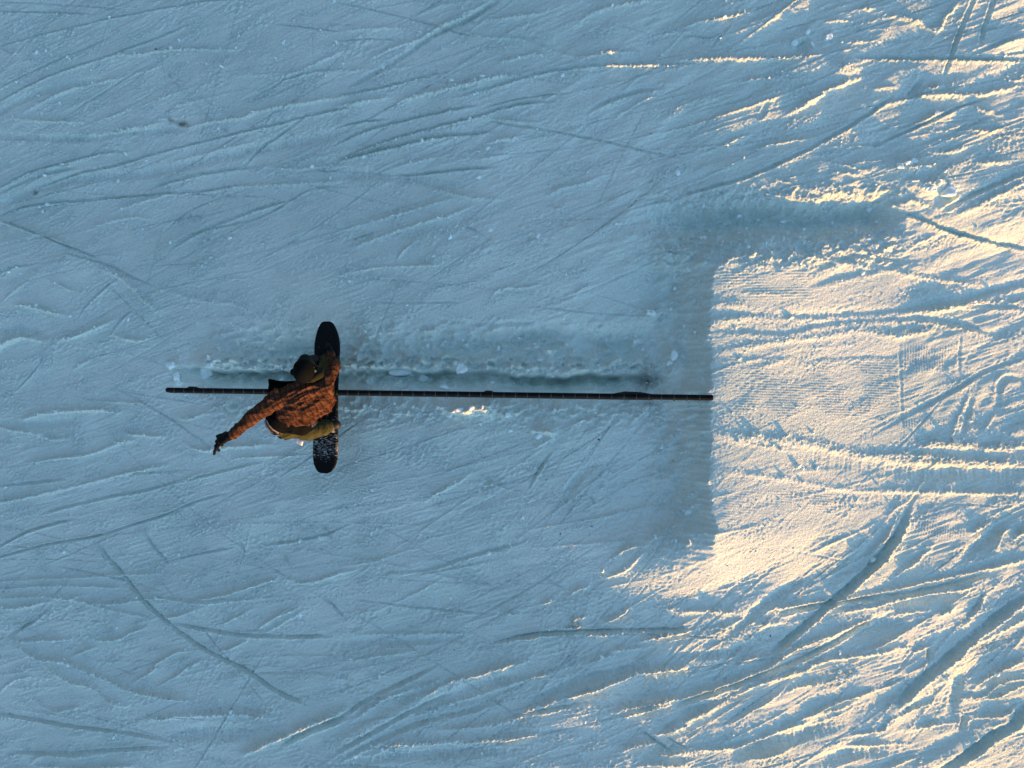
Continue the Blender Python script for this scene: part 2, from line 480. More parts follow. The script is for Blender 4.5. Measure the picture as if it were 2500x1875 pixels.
7 R 3 1.5 .6 20,300 100,230 200,150
7 R 3 1.5 .6 500,940 800,950 1000,960
7 R 3 1.5 .8 1150,1060 1250,1050 1360,1010
7 R 5 1.5 .9 1450,500 1600,540 1800,600
8 R 2.5 1.5 .5 0,270 200,230 420,215 560,210
8 R 2 1.5 .3 470,213 560,212
8 R 3 1.5 .8 330,200 350,150 450,60
8 R 3 1.5 .6 870,420 920,360 1000,340 1090,290
8 R 3 1.5 .6 970,350 1100,340 1180,320
8 R 3 1.5 .8 1350,390 1420,350 1480,330
8 G 2 1 .2 1370,260 1450,230
8 G 2.5 1 .2 130,430 400,430 720,425
8 G 2 1 .1 1100,450 1500,490 1850,510
8 G 6 1.5 .3 550,530 700,545 850,560 1000,550 1200,560
8 R 5 2 .5 700,660 850,690 1000,690 1150,710 1280,700 1400,680
8 R 4 1.5 .5 700,600 850,660 970,640
8 B 10 3 .2 1000,650 1150,620 1250,630
8 R 3 2.5 .2 1480,740 1500,680 1510,600
8 R 3 2.5 .2 1510,610 1550,680 1570,730
8 C 4 2.5 .4 1090,1530 1150,1430 1240,1300
8 R 2 1 .8 810,1440 900,1500 1085,1560
8 R 4 2 .8 480,1600 560,1550 680,1490 760,1440
8 B 10 2 .2 1280,1600 1400,1450 1500,1370
8 G 3 1.5 .6 1440,1560 1470,1580 1480,1620
8 R 6 3.5 1 1120,1180 1200,1190 1260,1200
8 R 5 2.5 1 1120,1290 1180,1260 1260,1220
8 R 3 2 .2 1830,120 1930,125 2003,130
8 C 2.5 1.5 .3 0,80 150,30 260,0
8 R 5 4 1 1780,500 1840,490
8 R 7 4 1 1900,760 1960,720 1980,690
8 R 6 4 1 1620,830 1700,790 1780,780
8 G 8 3 .3 1540,820 1620,870 1700,890
8 R 4 1.5 .9 1500,1530 1560,1510
'''
# ------------------------------------------------------------------ snow sheet
CELL = 0.0092
X0, X1, Y0, Y1 = -7.0, 5.9, -5.15, 5.15
gx = np.arange(X0, X1, CELL); gy = np.arange(Y0, Y1, CELL)
NX, NY = len(gx), len(gy)
GX, GY = np.meshgrid(gx, gy)
macro = macro_h(GX, GY)
H = np.zeros((NY, NX), np.float32)
crumb = np.zeros((NY, NX), np.float32)

kx = np.fft.rfftfreq(NX, CELL)[None, :]; ky = np.fft.fftfreq(NY, CELL)[:, None]
def band(lam_long, lam_short=None, ang=0.0, p=2.0, seed=0):
    """band-limited noise, wavelengths in metres, streaked along ang when lam_long > lam_short"""
    lam_short = lam_short or lam_long
    r = np.random.RandomState(seed).standard_normal((NY, NX))
    c, s = math.cos(ang), math.sin(ang)
    u = (kx * c + ky * s) * lam_long; v = (-kx * s + ky * c) * lam_short
    q = np.sqrt(u * u + v * v)
    F = np.fft.rfft2(r) * (q ** p) * np.exp(-q ** 2)
    n = np.fft.irfft2(F, s=(NY, NX))
    return (n / n.std()).astype(np.float32)

def catmull(pts):
    pts = [np.array(p, float) for p in pts]
    pts = [2 * pts[0] - pts[1]] + pts + [2 * pts[-1] - pts[-2]]
    out = []
    for i in range(1, len(pts) - 2):
        a, b, c, d = pts[i - 1:i + 3]
        for t in np.linspace(0, 1, 10, endpoint=False):
            out.append(.5 * (2 * b + (c - a) * t + (2 * a - 5 * b + 4 * c - d) * t * t + (3 * b - a - 3 * c + d) * t ** 3))
    out.append(pts[-2]); out = np.array(out)
    seg = np.r_[0, np.cumsum(np.hypot(*np.diff(out, axis=0).T))]
    n = max(3, int(seg[-1] / SPC) + 1)
    s = np.linspace(0, seg[-1], n)
    return np.c_[np.interp(s, seg, out[:, 0]), np.interp(s, seg, out[:, 1])], seg[-1]
SPC = .03
def stamp(kind, wd, dep, cr, pts, fade=.25, cr_zone=False):
    global H, crumb
    q, L = catmull(pts)
    sg = wd * (.42 if cr_zone else .34)
    R = 3.4 * sg + .05
    wob = np.cumsum(rng.standard_normal(len(q))) * .0012
    d = np.gradient(q, axis=0); d /= np.hypot(d[:, 0], d[:, 1])[:, None] + 1e-9
    if d[:, 0].mean() < 0: q = q[::-1]; d = -d[::-1]
    nrm = np.c_[-d[:, 1], d[:, 0]]
    if kind != 'G': q = q + nrm * (wob - wob.mean())[:, None]
    i0 = max(0, int((q[:, 0].min() - R - X0) / CELL)); i1 = min(NX, int((q[:, 0].max() + R - X0) / CELL) + 2)
    j0 = max(0, int((q[:, 1].min() - R - Y0) / CELL)); j1 = min(NY, int((q[:, 1].max() + R - Y0) / CELL) + 2)
    if i1 <= i0 or j1 <= j0: return
    A = np.full((j1 - j0, i1 - i0), 9., np.float32); D = np.zeros_like(A); T = np.zeros_like(A)
    n = len(q); r = int(R / CELL) + 1
    for k in range(n):
        ci = int((q[k, 0] - X0) / CELL) - i0; cj = int((q[k, 1] - Y0) / CELL) - j0
        a0, a1 = max(0, ci - r), min(A.shape[1], ci + r + 1); b0, b1 = max(0, cj - r), min(A.shape[0], cj + r + 1)
        if a1 <= a0 or b1 <= b0: continue
        dx = gx[i0 + a0:i0 + a1][None, :] - q[k, 0]; dy = gy[j0 + b0:j0 + b1][:, None] - q[k, 1]
        al = dx * d[k, 0] + dy * d[k, 1]; la = dx * nrm[k, 0] + dy * nrm[k, 1]
        aa = np.abs(al) * 2 + np.abs(la) * .15
        m = (np.abs(al) < SPC * 1.1) & (aa < A[b0:b1, a0:a1])
        A[b0:b1, a0:a1][m] = aa[m]; D[b0:b1, a0:a1][m] = la[m]; T[b0:b1, a0:a1][m] = ((k * SPC + al)[m])
    m = A < 9
    Lt = (n - 1) * SPC
    f = np.minimum(1, np.minimum(T, Lt - T) / max(.05, min(fade, Lt * .45))); f = np.clip(f, 0, 1) ** .7 * m
    if not cr_zone and kind == 'C': sg *= .78
    ph_ = rng.uniform(0, 6.28, 6)
    wv = sum(np.sin(T * k_ + ph_[i_]) for i_, k_ in enumerate((4.1, 9.7, 23., 61., 140.))) / 5
    D = D + min(sg * .30, .0045) * (np.sin(T * 31 + ph_[5]) * .5 + np.sin(T * 83 + ph_[2]) * .5 + .6 * np.sin(T * 190 + ph_[1])) * (.35 if kind == 'G' else 1)
    dep = dep * (1 + .55 * wv)
    u = D / sg
    if kind == 'G':
        h = -dep * np.exp(-u ** 2) + .22 * dep * np.exp(-((np.abs(u) - 1.7) / .6) ** 2); c = np.exp(-((np.abs(u) - 1.7) / .8) ** 2) * .5
    elif kind == 'R':
        # steep on one side, long soft tail on the other
        h = dep * np.where(u < 0, np.exp(-(u / .75) ** 2), np.exp(-(u / 1.5) ** 2)); c = np.exp(-((u - .5) / 1.3) ** 2)
    elif kind == 'C':
        h = -dep * np.where(u > 0, np.exp(-(u / 1.3) ** 2), np.exp(-(u / .7) ** 2)) + .55 * dep * np.exp(-((u + 1.7) / .8) ** 2); c = np.exp(-((u + 2.2) / 1.1) ** 2)
    else:
        h = -dep * np.exp(-(np.abs(u) / 1.3) ** 3); c = np.exp(-(u / 1.5) ** 2) * .6
    H[j0:j1, i0:i1] += (h * f).astype(np.float32)
    crumb[j0:j1, i0:i1] = np.maximum(crumb[j0:j1, i0:i1], (c * f * cr).astype(np.float32))

ZONES = {0: (0, 0), 1: (833, 0), 2: (1666, 0), 3: (1666, 625), 4: (1666, 1250), 5: (833, 1250), 6: (0, 1250), 7: (0, 625), 8: (833, 560)}
for line in TRACKS.strip().split('\n'):
    p = line.split()
    zn = int(p[0]); sc_ = 2.4046 if zn == 8 else 2.654
    pts = [tuple(float(v) for v in t.split(',')) for t in p[5:]]
    def onb(q): return q[0] < 6 or q[0] > 2205 or q[1] < 4 or q[1] > 1652
    if zn != 8:                            # a track that runs on past the sheet I traced it from
        for e, nb in ((0, 1), (-1, -2)):
            if onb(pts[e]):
                v = np.array(pts[e], float) - np.array(pts[nb], float); v = v / (np.hypot(*v) + 1e-6) * 60
                pts = ([tuple(np.array(pts[0]) + v)] + pts) if e == 0 else (pts + [tuple(np.array(pts[-1]) + v)])
    px = np.array([ZONES[zn][0] + a[0] / sc_ for a in pts]); py = np.array([ZONES[zn][1] + a[1] / sc_ for a in pts])
    x, y, _ = px2w(px, py)
    shade_gain = {3: .30, 4: .48, 2: .48, 5: .78}.get(zn, 1.0) * (.7 if zn == 5 and px.mean() < 1300 else 1) * (.6 if zn == 1 and px.max() > 1480 else 1)
    stamp(p[1], float(p[2]) / 100 + .006, float(p[3]) / 100 * shade_gain * DEPTH, float(p[4]), list(zip(x, y)), cr_zone=zn == 3)

# fainter old tracks in between, following the same drift across the slope
def drift(px, py):
    """direction of travel (radians, y up) read off the photo"""
    a = 14 + 14 * math.exp(-((py - 1650) / 350) ** 2) + (18 if (px > 1400 and py > 1350) else 0) - (12 if 700 < py < 1250 and px > 1500 else 0)
    if px < 900 and py > 1250: a = 8
    return math.radians(a)
for k in range(330):
    px = random.uniform(-150, 2650); py = random.uniform(-100, 1975)
    if 1700 < px < 2300 and 660 < py < 1280 and random.random() < .95: continue
    if 700 < px < 1700 and 620 < py < 1250 and random.random() < .75: continue
    a = drift(px, py) + random.gauss(0, .20) + (random.choice([-1, 1]) * random.uniform(.5, 1.2) if random.random() < .09 and px < 1200 else 0)
    L = random.uniform(.35, 2.6); cv = random.gauss(0, .10)
    x, y, _ = px2w(px, py); x = float(x); y = float(y)
    pts = [(x, y)]
    for s in range(4):
        x += L / 4 * math.cos(a); y += L / 4 * math.sin(a); a += cv * L / 4; pts.append((x, y))
    kd = random.choice('GGRRRCCB'); lit = 1.0 if px < 1600 else .75
    stamp(kd, random.uniform(.010, .036) * (2 if kd == 'B' else 1), random.uniform(.003, .009) * lit * DEPTH, random.uniform(.1, .8), pts, fade=.5)

for k in range(210):                       # long thin edge cuts all over the shaded slope
    px = random.uniform(-200, 1750); py = random.uniform(-80, 1960)
    if 620 < px < 1740 and 700 < py < 1200: continue
    a = drift(px, py) + random.gauss(0, .13) + (random.choice([-1, 1]) * random.uniform(.3, .9) if random.random() < .12 else 0)
    L = random.uniform(1.0, 4.2); cv = random.gauss(0, .07)
    x, y, _ = px2w(px, py); x = float(x) - L / 3; y = float(y); pts = [(x, y)]
    for s in range(5): x += L / 5 * math.cos(a); y += L / 5 * math.sin(a); a += cv * L / 5; pts.append((x, y))
    stamp(random.choice('GGGR'), random.uniform(.007, .015), random.uniform(.005, .011), random.uniform(.05, .4), pts, fade=.5)
for k in range(150):                       # many thin lines across the sunlit lower right and upper right
    low = random.random() < .62
    px = random.uniform(1250, 2560); py = random.uniform(1420, 1900) if low else random.uniform(-40, 520)
    if not low and px < 1750: px = random.uniform(1750, 2560)
    a = math.radians(random.gauss(27 if low else 14, 9)); L = random.uniform(.5, 1.9); cv = random.gauss(0, .12)
    x, y, _ = px2w(px, py); x = float(x); y = float(y); pts = [(x, y)]
    for s in range(4): x += L / 4 * math.cos(a); y += L / 4 * math.sin(a); a += cv * L / 4; pts.append((x, y))
    stamp(random.choice('RRG'), random.uniform(.010, .022), random.uniform(.004, .010), random.uniform(.1, .5), pts, fade=.4)

# long streaks and gentle unevenness, crumbly patches
ang = math.radians(17)
wear = .5 + .5 * np.tanh(1.4 * band(.9, .35, ang, 1, 11))
H += .0013 * band(.70, .05, ang, 1.5, 1) * (.4 + wear) + .0009 * band(.30, .028, math.radians(24), 1.5, 2) * wear
H += .0050 * band(1.6, .7, ang, 1.2, 3) + .0014 * band(.45, .22, ang, 1.2, 4)
right = sstep(-.3, 1.8, GX + .25 * GY)
H += right * (.0048 * band(.95, .34, math.radians(24), 1.3, 5) + .0020 * band(.33, .13, math.radians(30), 1.3, 6)).astype(np.float32) * (1 - .92 * sstep(0, .25, GX - LIPX + .1) * sstep(3.9, 3.4, GX) * sstep(1.35, 1.0, np.abs(GY + .12)))
crumb = np.maximum(crumb, .55 * np.clip(band(.8, .3, ang, 1, 21) * .8 - .55, 0, 1) * (1 - .4 * np.exp(-((GX) / 2.2) ** 2 - (GY / 1.3) ** 2)))
# rough snow about the rail
def blob(px, py, sx, sy, amt):
    x, y, _ = px2w(px, py)
    return amt * np.exp(-((GX - x) / sx) ** 2 - ((GY - y) / sy) ** 2)
yr = -.03 - .015 * GX
rail_on = sstep(-3.6, -3.2, GX) * sstep(1.6, 1.3, GX)
berm_n = rail_on * np.exp(-((GY - yr - .21) / .10) ** 2)
berm_s = rail_on * np.exp(-((GY - yr + .24) / .13) ** 2)
crumb = np.maximum(crumb, np.maximum(.9 * berm_n, .6 * berm_s))
lipface = sstep(1.15, 1.5, GX) * sstep(1.87, 1.80, GX) * sstep(1.9, 1.3, np.abs(GY + .13))
crumb = np.maximum(crumb, lipface * np.clip(.45 + .35 * band(.3, .2, 1.5, 1, 33), .1, .9))
H += (lipface * (.012 * band(.35, .22, 1.5, 1.2, 34) + .006 * band(.12, .09, 0, 1.2, 35))).astype(np.float32)
lump = np.clip(band(.17, .11, 0, 1.5, 31) * .6 + .3, 0, 1.6)
lump2 = np.clip(band(.09, .07, 0, 1.5, 32) * .6, 0, 1.5)
H += (berm_n * (.052 * lump + .034 * lump2) + berm_s * (.026 * lump + .016 * lump2)).astype(np.float32)
for px, py, sx, sy, am in [(520, 880, .17, .16, .11), (575, 890, .10, .08, .07), (425, 895, .06, .05, .05), (435, 930, .05, .05, .04), (900, 905, .25, .07, .06),
        (1010, 900, .18, .07, .06), (1120, 890, .12, .09, .07), (1270, 905, .2, .06, .05), (1400, 900, .15, .05, .05), (1640, 870, .10, .1, .05), (1590, 770, .10, .07, .05),
        (1140, 1002, .17, .04, .065), (1180, 994, .05, .035, .055), (1240, 1008, .025, .025, .05), (1105, 1006, .04, .02, .035), (1330, 1050, .12, .06, .05),
        (2230, 410, .18, .07, .06), (2270, 450, .22, .08, .07), (1655, 1290, .10, .06, .03), (2060, 165, .12, .08, .05),
        (530, 905, .07, .05, -.09), (1490, 930, .10, .06, -.05)]:
    b = blob(px, py, sx, sy, am); H += b.astype(np.float32); crumb = np.maximum(crumb, np.abs(b) / abs(am) * .7)
tr = rail_on * sstep(-.03, .03, GY - yr) * sstep(.15, .10, GY - yr)
H += (tr * (.014 * band(.16, .10, 0, 1.2, 36) + .007 * band(.07, .05, 0, 1.5, 37))).astype(np.float32); crumb = np.maximum(crumb, tr * .55)
hol = sstep(1.02, 1.2, GY) * sstep(2.0, 1.8, GY) * sstep(1.0, 1.6, GX) * sstep(3.9, 3.5, GX)
H += (hol * (.010 * band(.22, .13, .1, 1.2, 38) + .006 * band(.09, .06, .1, 1.5, 39))).astype(np.float32); crumb = np.maximum(crumb, hol * .7)
bank = rail_on * sstep(.12, .2, GY - yr) * sstep(.75, .45, GY - yr)
bn = band(.24, .12, .1, 1.3, 61); bn2 = band(.11, .07, .1, 1.4, 62)
H += (bank * (.016 * bn + .010 * bn2) * (.6 + .5 * np.clip(bn, 0, 2))).astype(np.float32); crumb = np.maximum(crumb, bank * np.clip(.35 + .4 * bn, 0, .9))
# boot prints and a few pits
for px, py, a_, b_ in [(872, 1532, .05, .026), (862, 1538, .03, .03), (1052, 1500, .03, .03), (948, 1488, .035, .03), (838, 1650, .05, .03), (843, 1672, .04, .03), (1290, 582, .03, .035), (1330, 595, .05, .02), (1962, 112, .05, .06), (2228, 235, .05, .04), (2138, 350, .025, .03), (255, 1488, .03, .05), (880, 350, .05, .02), (1190, 585, .03, .03), (2270, 1600, .04, .07)]:
    H += blob(px, py, a_, b_, -.03 * (.7 if px < 1600 else 1)).astype(np.float32); crumb = np.maximum(crumb, blob(px, py, a_ * 1.4, b_ * 1.4, .6))
# scalloped hollows along the near side of the rail
for px in (845, 885, 930, 975, 1010, 1050, 1090, 1130, 1175, 1235, 1300, 1350):
    H += blob(px + random.uniform(-6, 6), 975, .055, .045, -.045 if px < 1110 else -.03).astype(np.float32)
c1 = np.clip(band(.050, None, 0, 2, 41) - .15, 0, 2.2); c2 = np.clip(band(.030, None, 0, 2, 42) - .1, 0, 2.2); c3 = band(.021, None, 0, 2, 43)
H += (crumb * (.0058 * c1 + .0036 * c2 + .0012 * c3)).astype(np.float32) * CRUMB
ondeck = (sstep(-.02, .05, GX - LIPX) * sstep(4.2, 3.4, GX) * sstep(1.35, 1.1, np.abs(GY + .13))).astype(np.float32)
H *= 1 - .58 * ondeck
fx, fy, _ = px2w(1790, 1362); H *= (1 - .75 * np.exp(-((GX - fx) / .95) ** 4 - ((GY - fy - .28 * (GX - fx)) / .24) ** 4)).astype(np.float32)
gr = 1 - .55 * sstep(-.2, 1.6, GX + .3 * GY)
rough_patch = np.clip(.55 + .75 * band(.5, .16, ang, 1, 45), .12, 2)
H += (gr * rough_patch * (.00095 * band(.034, .026, ang, 2, 46) + .0012 * c1 + .0008 * c2)).astype(np.float32) * GRAIN * (1 - .35 * ondeck)
H += (gr * np.clip(band(.7, .4, ang, 1, 47), 0, 1.5) * .0016 * band(.085, .05, ang, 1.5, 48)).astype(np.float32) * GRAIN * (1 - .35 * ondeck)
# sparse clods
clod = np.clip(band(.045, None, 0, 2, 44) - 2.35, 0, 1); H += (.011 * clod * np.clip(.25 + crumb * 2, 0, 1)).astype(np.float32)

# groomer's corduroy
def ribs(region, lam, ang, amp, mask_seed, bend=0):
    x0, y0, x1, y1 = region
    xa, ya, _ = px2w(x0, y1); xb, yb, _ = px2w(x1, y0)
    m = sstep(0, .12, GX - xa) * sstep(0, .12, xb - GX) * sstep(0, .12, GY - ya) * sstep(0, .12, yb - GY)
    c, s = math.cos(ang), math.sin(ang)
    ph = (-GX * s + GY * c + bend * .05 * np.sin(GX * 3.2)) / lam
    mk = np.clip(.65 + .6 * band(.5, .3, 0, 1, mask_seed), 0, 1.2)
    return (m * mk * amp * (.5 + .5 * np.cos(2 * np.pi * ph)) ** 1.0).astype(np.float32)
H += ribs((1745, 870, 2210, 1040), .024, math.radians(-2), 0.0068, 51)
H += ribs((1745, 640, 2010, 745), .026, math.radians(2), 0.0065, 52)
H += ribs((1750, 1180, 2050, 1290), .024, math.radians(-4), 0.0054, 53)
H += ribs((2190, 830, 2350, 920), .026, math.radians(90), 0.0068, 54)
H += ribs((2190, 1010, 2340, 1080), .026, math.radians(90), 0.0061, 55)
H += ribs((2230, 1245, 2370, 1330), .026, math.radians(85), 0.0074, 56)
H += ribs((690, 1085, 1100, 1170), .030, math.radians(-3), .0050, 57, 1)
H += ribs((690, 1160, 1060, 1240), .030, math.radians(-6), .0050, 58, 1)
H += ribs((470, 120, 620, 280), .045, math.radians(82), .0030, 59, 1)
H += ribs((1000, 1060, 1500, 1130), .030, math.radians(40), .0022, 60, 1)

edge = sstep(X0, X0 + .5, GX) * sstep(X1, X1 - .5, GX) * sstep(Y0, Y0 + .4, GY) * sstep(Y1, Y1 - .4, GY)
Hf = macro + H * edge
def snow_z(x, y):
    i = int((x - X0) / CELL); j = int((y - Y0) / CELL)
    if 0 <= i < NX and 0 <= j < NY: return float(Hf[j, i])
    return float(macro_h(x, y))

# one sheet: fine in view, growing coarser out to the horizon
def grow(start, first, end, sgn):
    out = []; s = first; v = start
    while abs(v - start) < end: v = v + sgn * s; s *= 1.17; out.append(v)
    return np.array(out)
xs = np.r_[grow(X0, CELL, 600, -1)[::-1], gx, grow(gx[-1], CELL, 600, 1)]
ys = np.r_[grow(Y0, CELL, 600, -1)[::-1], gy, grow(gy[-1], CELL, 600, 1)]
BX, BY = np.meshgrid(xs, ys)
Z = macro_h(BX, BY)
far = np.maximum(0, np.maximum(np.abs(BX) - 6, np.abs(BY) - 5))
Z = Z + np.minimum(far / 3, 1) * .02 * np.sin(BX * 2.1 + 3 * np.sin(BY * .7)) * np.exp(-far / 60)
a = int(np.searchsorted(xs, gx[0] - 1e-9)); b = int(np.searchsorted(ys, gy[0] - 1e-9))
Z[b:b + NY, a:a + NX] = Hf
nx, ny = len(xs), len(ys)
co = np.empty((ny * nx, 3), np.float32); co[:, 0] = BX.ravel(); co[:, 1] = BY.ravel(); co[:, 2] = Z.ravel()
idx = np.arange(ny * nx, dtype=np.int32).reshape(ny, nx)
quads = np.stack([idx[:-1, :-1], idx[:-1, 1:], idx[1:, 1:], idx[1:, :-1]], -1).reshape(-1)
me = bpy.data.meshes.new('snow_ground')
nq = (ny - 1) * (nx - 1)
me.vertices.add(ny * nx); me.vertices.foreach_set('co', co.ravel())
me.loops.add(nq * 4); me.loops.foreach_set('vertex_index', quads)
me.polygons.add(nq); me.polygons.foreach_set('loop_start', np.arange(0, nq * 4, 4, dtype=np.int32)); me.polygons.foreach_set('loop_total', np.full(nq, 4, np.int32))
me.polygons.foreach_set('use_smooth', np.ones(nq, bool)); me.update(calc_edges=True)

m_snow, t, bs = material('snow', (.86, .88, .90), .75, 0, .25)
tc = node(t, 'ShaderNodeTexCoord')
n1 = node(t, 'ShaderNodeTexNoise'); n1.inputs['Scale'].default_value = 42; n1.inputs['Detail'].default_value = 6; n1.inputs['Roughness'].default_value = .7
n2 = node(t, 'ShaderNodeTexNoise'); n2.inputs['Scale'].default_value = .7; n2.inputs['Detail'].default_value = 7; n2.inputs['Roughness'].default_value = .6
t.links.new(tc.outputs['Object'], n1.inputs['Vector']); t.links.new(tc.outputs['Object'], n2.inputs['Vector'])
bp = node(t, 'ShaderNodeBump'); bp.inputs['Strength'].default_value = 1.0; bp.inputs['Distance'].default_value = .022
t.links.new(n1.outputs['Fac'], bp.inputs['Height']); t.links.new(bp.outputs[0], bs.inputs['Normal'])
rp = node(t, 'ShaderNodeValToRGB'); rp.color_ramp.elements[0].position = .3; rp.color_ramp.elements[1].position = .7
rp.color_ramp.elements[0].color = (*SNOW_A, 1); rp.color_ramp.elements[1].color = (*SNOW_B, 1)
t.links.new(n2.outputs['Fac'], rp.inputs['Fac'])
n3 = node(t, 'ShaderNodeTexNoise'); n3.inputs['Scale'].default_value = 70; n3.inputs['Detail'].default_value = 4; n3.inputs['Roughness'].default_value = .75
t.links.new(tc.outputs['Object'], n3.inputs['Vector'])
gm = node(t, 'ShaderNodeMapRange'); gm.inputs['From Min'].default_value = .32; gm.inputs['From Max'].default_value = .68; gm.inputs['To Min'].default_value = .86; gm.inputs['To Max'].default_value = 1.08
t.links.new(n3.outputs['Fac'], gm.inputs['Value'])
gx_ = node(t, 'ShaderNodeVectorMath', operation='SCALE'); t.links.new(rp.outputs['Color'], gx_.inputs[0]); t.links.new(gm.outputs[0], gx_.inputs['Scale'])
col = gx_.outputs[0]
# dark blotches in the snow colour; the upper-left ones are dirt stains
def blotch(px, py, rx, ry, ang_, amount, c=(.10, .11, .07)):
    global col
    x, y, z = px2w(px, py)
    mp = node(t, 'ShaderNodeMapping', vector_type='TEXTURE'); mp.inputs['Location'].default_value = (float(x), float(y), float(z)); mp.inputs['Rotation'].default_value = (0, 0, ang_)
    mp.inputs['Scale'].default_value = (rx, ry, 5)
    gr = node(t, 'ShaderNodeTexGradient', gradient_type='SPHERICAL')
    t.links.new(tc.outputs['Object'], mp.inputs['Vector']); t.links.new(mp.outputs[0], gr.inputs['Vector'])
    nn = node(t, 'ShaderNodeTexNoise'); nn.inputs['Scale'].default_value = 22; nn.inputs['Detail'].default_value = 4; t.links.new(tc.outputs['Object'], nn.inputs['Vector'])
    mu = node(t, 'ShaderNodeMath', operation='MULTIPLY'); t.links.new(gr.outputs['Fac'], mu.inputs[0]); t.links.new(nn.outputs['Fac'], mu.inputs[1])
    m2 = node(t, 'ShaderNodeMath', operation='MULTIPLY', use_clamp=True); t.links.new(mu.outputs[0], m2.inputs[0]); m2.inputs[1].default_value = amount * 2
    mx = node(t, 'ShaderNodeMix', data_type='RGBA'); t.links.new(m2.outputs[0], mx.inputs['Factor']); t.links.new(col, mx.inputs['A']); mx.inputs['B'].default_value = (*c, 1)
    col = mx.outputs['Result']
blotch(447, 303, .12, .05, math.radians(-12), .95); blotch(418, 294, .10, .035, math.radians(-35), .6); blotch(86, 470, .06, .05, -.6, .7); blotch(382, 122, .025, .02, 0, .8)
blotch(1580, 928, .17, .16, 0, .9, (.12, .16, .15)); blotch(1585, 985, .10, .06, 0, .6, (.16, .19, .18))  # darker grey-green patches around the right end of the rail
t.links.new(col, bs.inputs['Base Color'])
ground = link_mesh('snow_ground', me, m_snow)
tag(ground, kind='structure')

# unseen wooded hill ring, added to block the low sky and deepen the shade
bm = bmesh.new()
NA, NR = 120, 14
rows = []
for j in range(NR):
    row = []
    for i in range(NA):
        a_ = 2 * math.pi * i / NA
        dd = abs((a_ - SUN_AZ + math.pi) % (2 * math.pi) - math.pi)
        top = 8 + ADDED_HILL * float(sstep(math.radians(50), math.radians(110), dd))
        top *= 1 + .18 * math.sin(5 * a_) + .10 * math.sin(11 * a_ + 1)
        r_ = 150 + 14 * j
        x_, y_ = r_ * math.cos(a_), r_ * math.sin(a_)
        row.append(bm.verts.new((x_, y_, float(macro_h(x_, y_)) - 3 + top * float(sstep(0, NR - 1, j)) + random.uniform(-1, 1) * j * .3)))
    rows.append(row)
for j in range(NR - 1):
    for i in range(NA):
        bm.faces.new((rows[j][i], rows[j][(i + 1) % NA], rows[j + 1][(i + 1) % NA], rows[j + 1][i]))
m_added_hill, th, bh = material('added_hill_forest', (.03, .045, .035), .95)
hn = node(th, 'ShaderNodeTexNoise'); hn.inputs['Scale'].default_value = .15; hn.inputs['Detail'].default_value = 8
hr = node(th, 'ShaderNodeValToRGB'); hr.color_ramp.elements[0].color = (.02, .03, .025, 1); hr.color_ramp.elements[1].color = (.07, .08, .07, 1)
hc = node(th, 'ShaderNodeTexCoord'); th.links.new(hc.outputs['Object'], hn.inputs['Vector']); th.links.new(hn.outputs['Fac'], hr.inputs['Fac']); th.links.new(hr.outputs[0], bh.inputs['Base Color'])
tag(from_bm('added_hills', bm, m_added_hill), kind='structure')
# ------------------------------------------------------------------ the grind rail
RA, RB = P(407, 952, 7.32), P(1741, 971, 6.33)
rail_dir = (RB - RA).normalized(); rail_len = (RB - RA).length
RAIL_R = .0265
def frame(d, up=Vector((0, 0, 1))):
    x = d.normalized(); y = up.cross(x).normalized(); z = x.cross(y); return x, y, z
rx_, ry_, rz_ = frame(rail_dir)
def tube(bm, pts, radii, seg=16, cap=True, mat=0):
    rings = []
    for i, p in enumerate(pts):
        a = pts[max(0, i - 1)]; b = pts[min(len(pts) - 1, i + 1)]
        d = (b - a).normalized(); u = Vector((0, 0, 1)) if abs(d.z) < .9 else Vector((0, 1, 0))
        s1 = u.cross(d).normalized(); s2 = d.cross(s1)
        rings.append([bm.verts.new(p + (s1 * math.cos(t_) + s2 * math.sin(t_)) * radii[i]) for t_ in (2 * math.pi * k / seg for k in range(seg))])
    fs = []
    for a, b in zip(rings, rings[1:]):
        for k in range(seg): fs.append(bm.faces.new((a[k], a[(k + 1) % seg], b[(k + 1) % seg], b[k])))
    if cap: fs.append(bm.faces.new(rings[0][::-1])); fs.append(bm.faces.new(rings[-1]))
    for f in fs: f.material_index = mat
    return rings
def box(bm, c, ax, ay, az, mat=0):
    """box with half-axes ax, ay, az about c"""
    v = [bm.verts.new(c + ax * i + ay * j + az * k) for i in (-1, 1) for j in (-1, 1) for k in (-1, 1)]
    for q in ((0, 1, 3, 2), (4, 6, 7, 5), (0, 4, 5, 1), (2, 3, 7, 6), (0, 2, 6, 4), (1, 5, 7, 3)):
        f = bm.faces.new([v[i] for i in q]); f.material_index = mat
m_pipe, t, b_ = material('dark_pipe', (.010, .012, .013), .6, 0, .10)
nz = node(t, 'ShaderNodeTexNoise'); nz.inputs['Scale'].default_value = 9; nz.inputs['Detail'].default_value = 8; cc = node(t, 'ShaderNodeTexCoord')
cr = node(t, 'ShaderNodeValToRGB'); cr.color_ramp.elements[0].position = .35; cr.color_ramp.elements[0].color = (.002, .004, .006, 1); cr.color_ramp.elements[1].position = .75; cr.color_ramp.elements[1].color = (.007, .012, .015, 1)
t.links.new(cc.outputs['Object'], nz.inputs['Vector']); t.links.new(nz.outputs['Fac'], cr.inputs['Fac']); t.links.new(cr.outputs[0], b_.inputs['Base Color'])
m_weld, _, _ = material('bare_steel', (.07, .10, .11), .5, .0)
m_plate, _, _ = material('black_steel_plate', (.003, .005, .006), .6, 0)
m_lit_edge, _, _ = material('lit_edge_tone', (.06, .075, .08), .6, 0)  # paler tone that stands in for sun on the pipe's edge

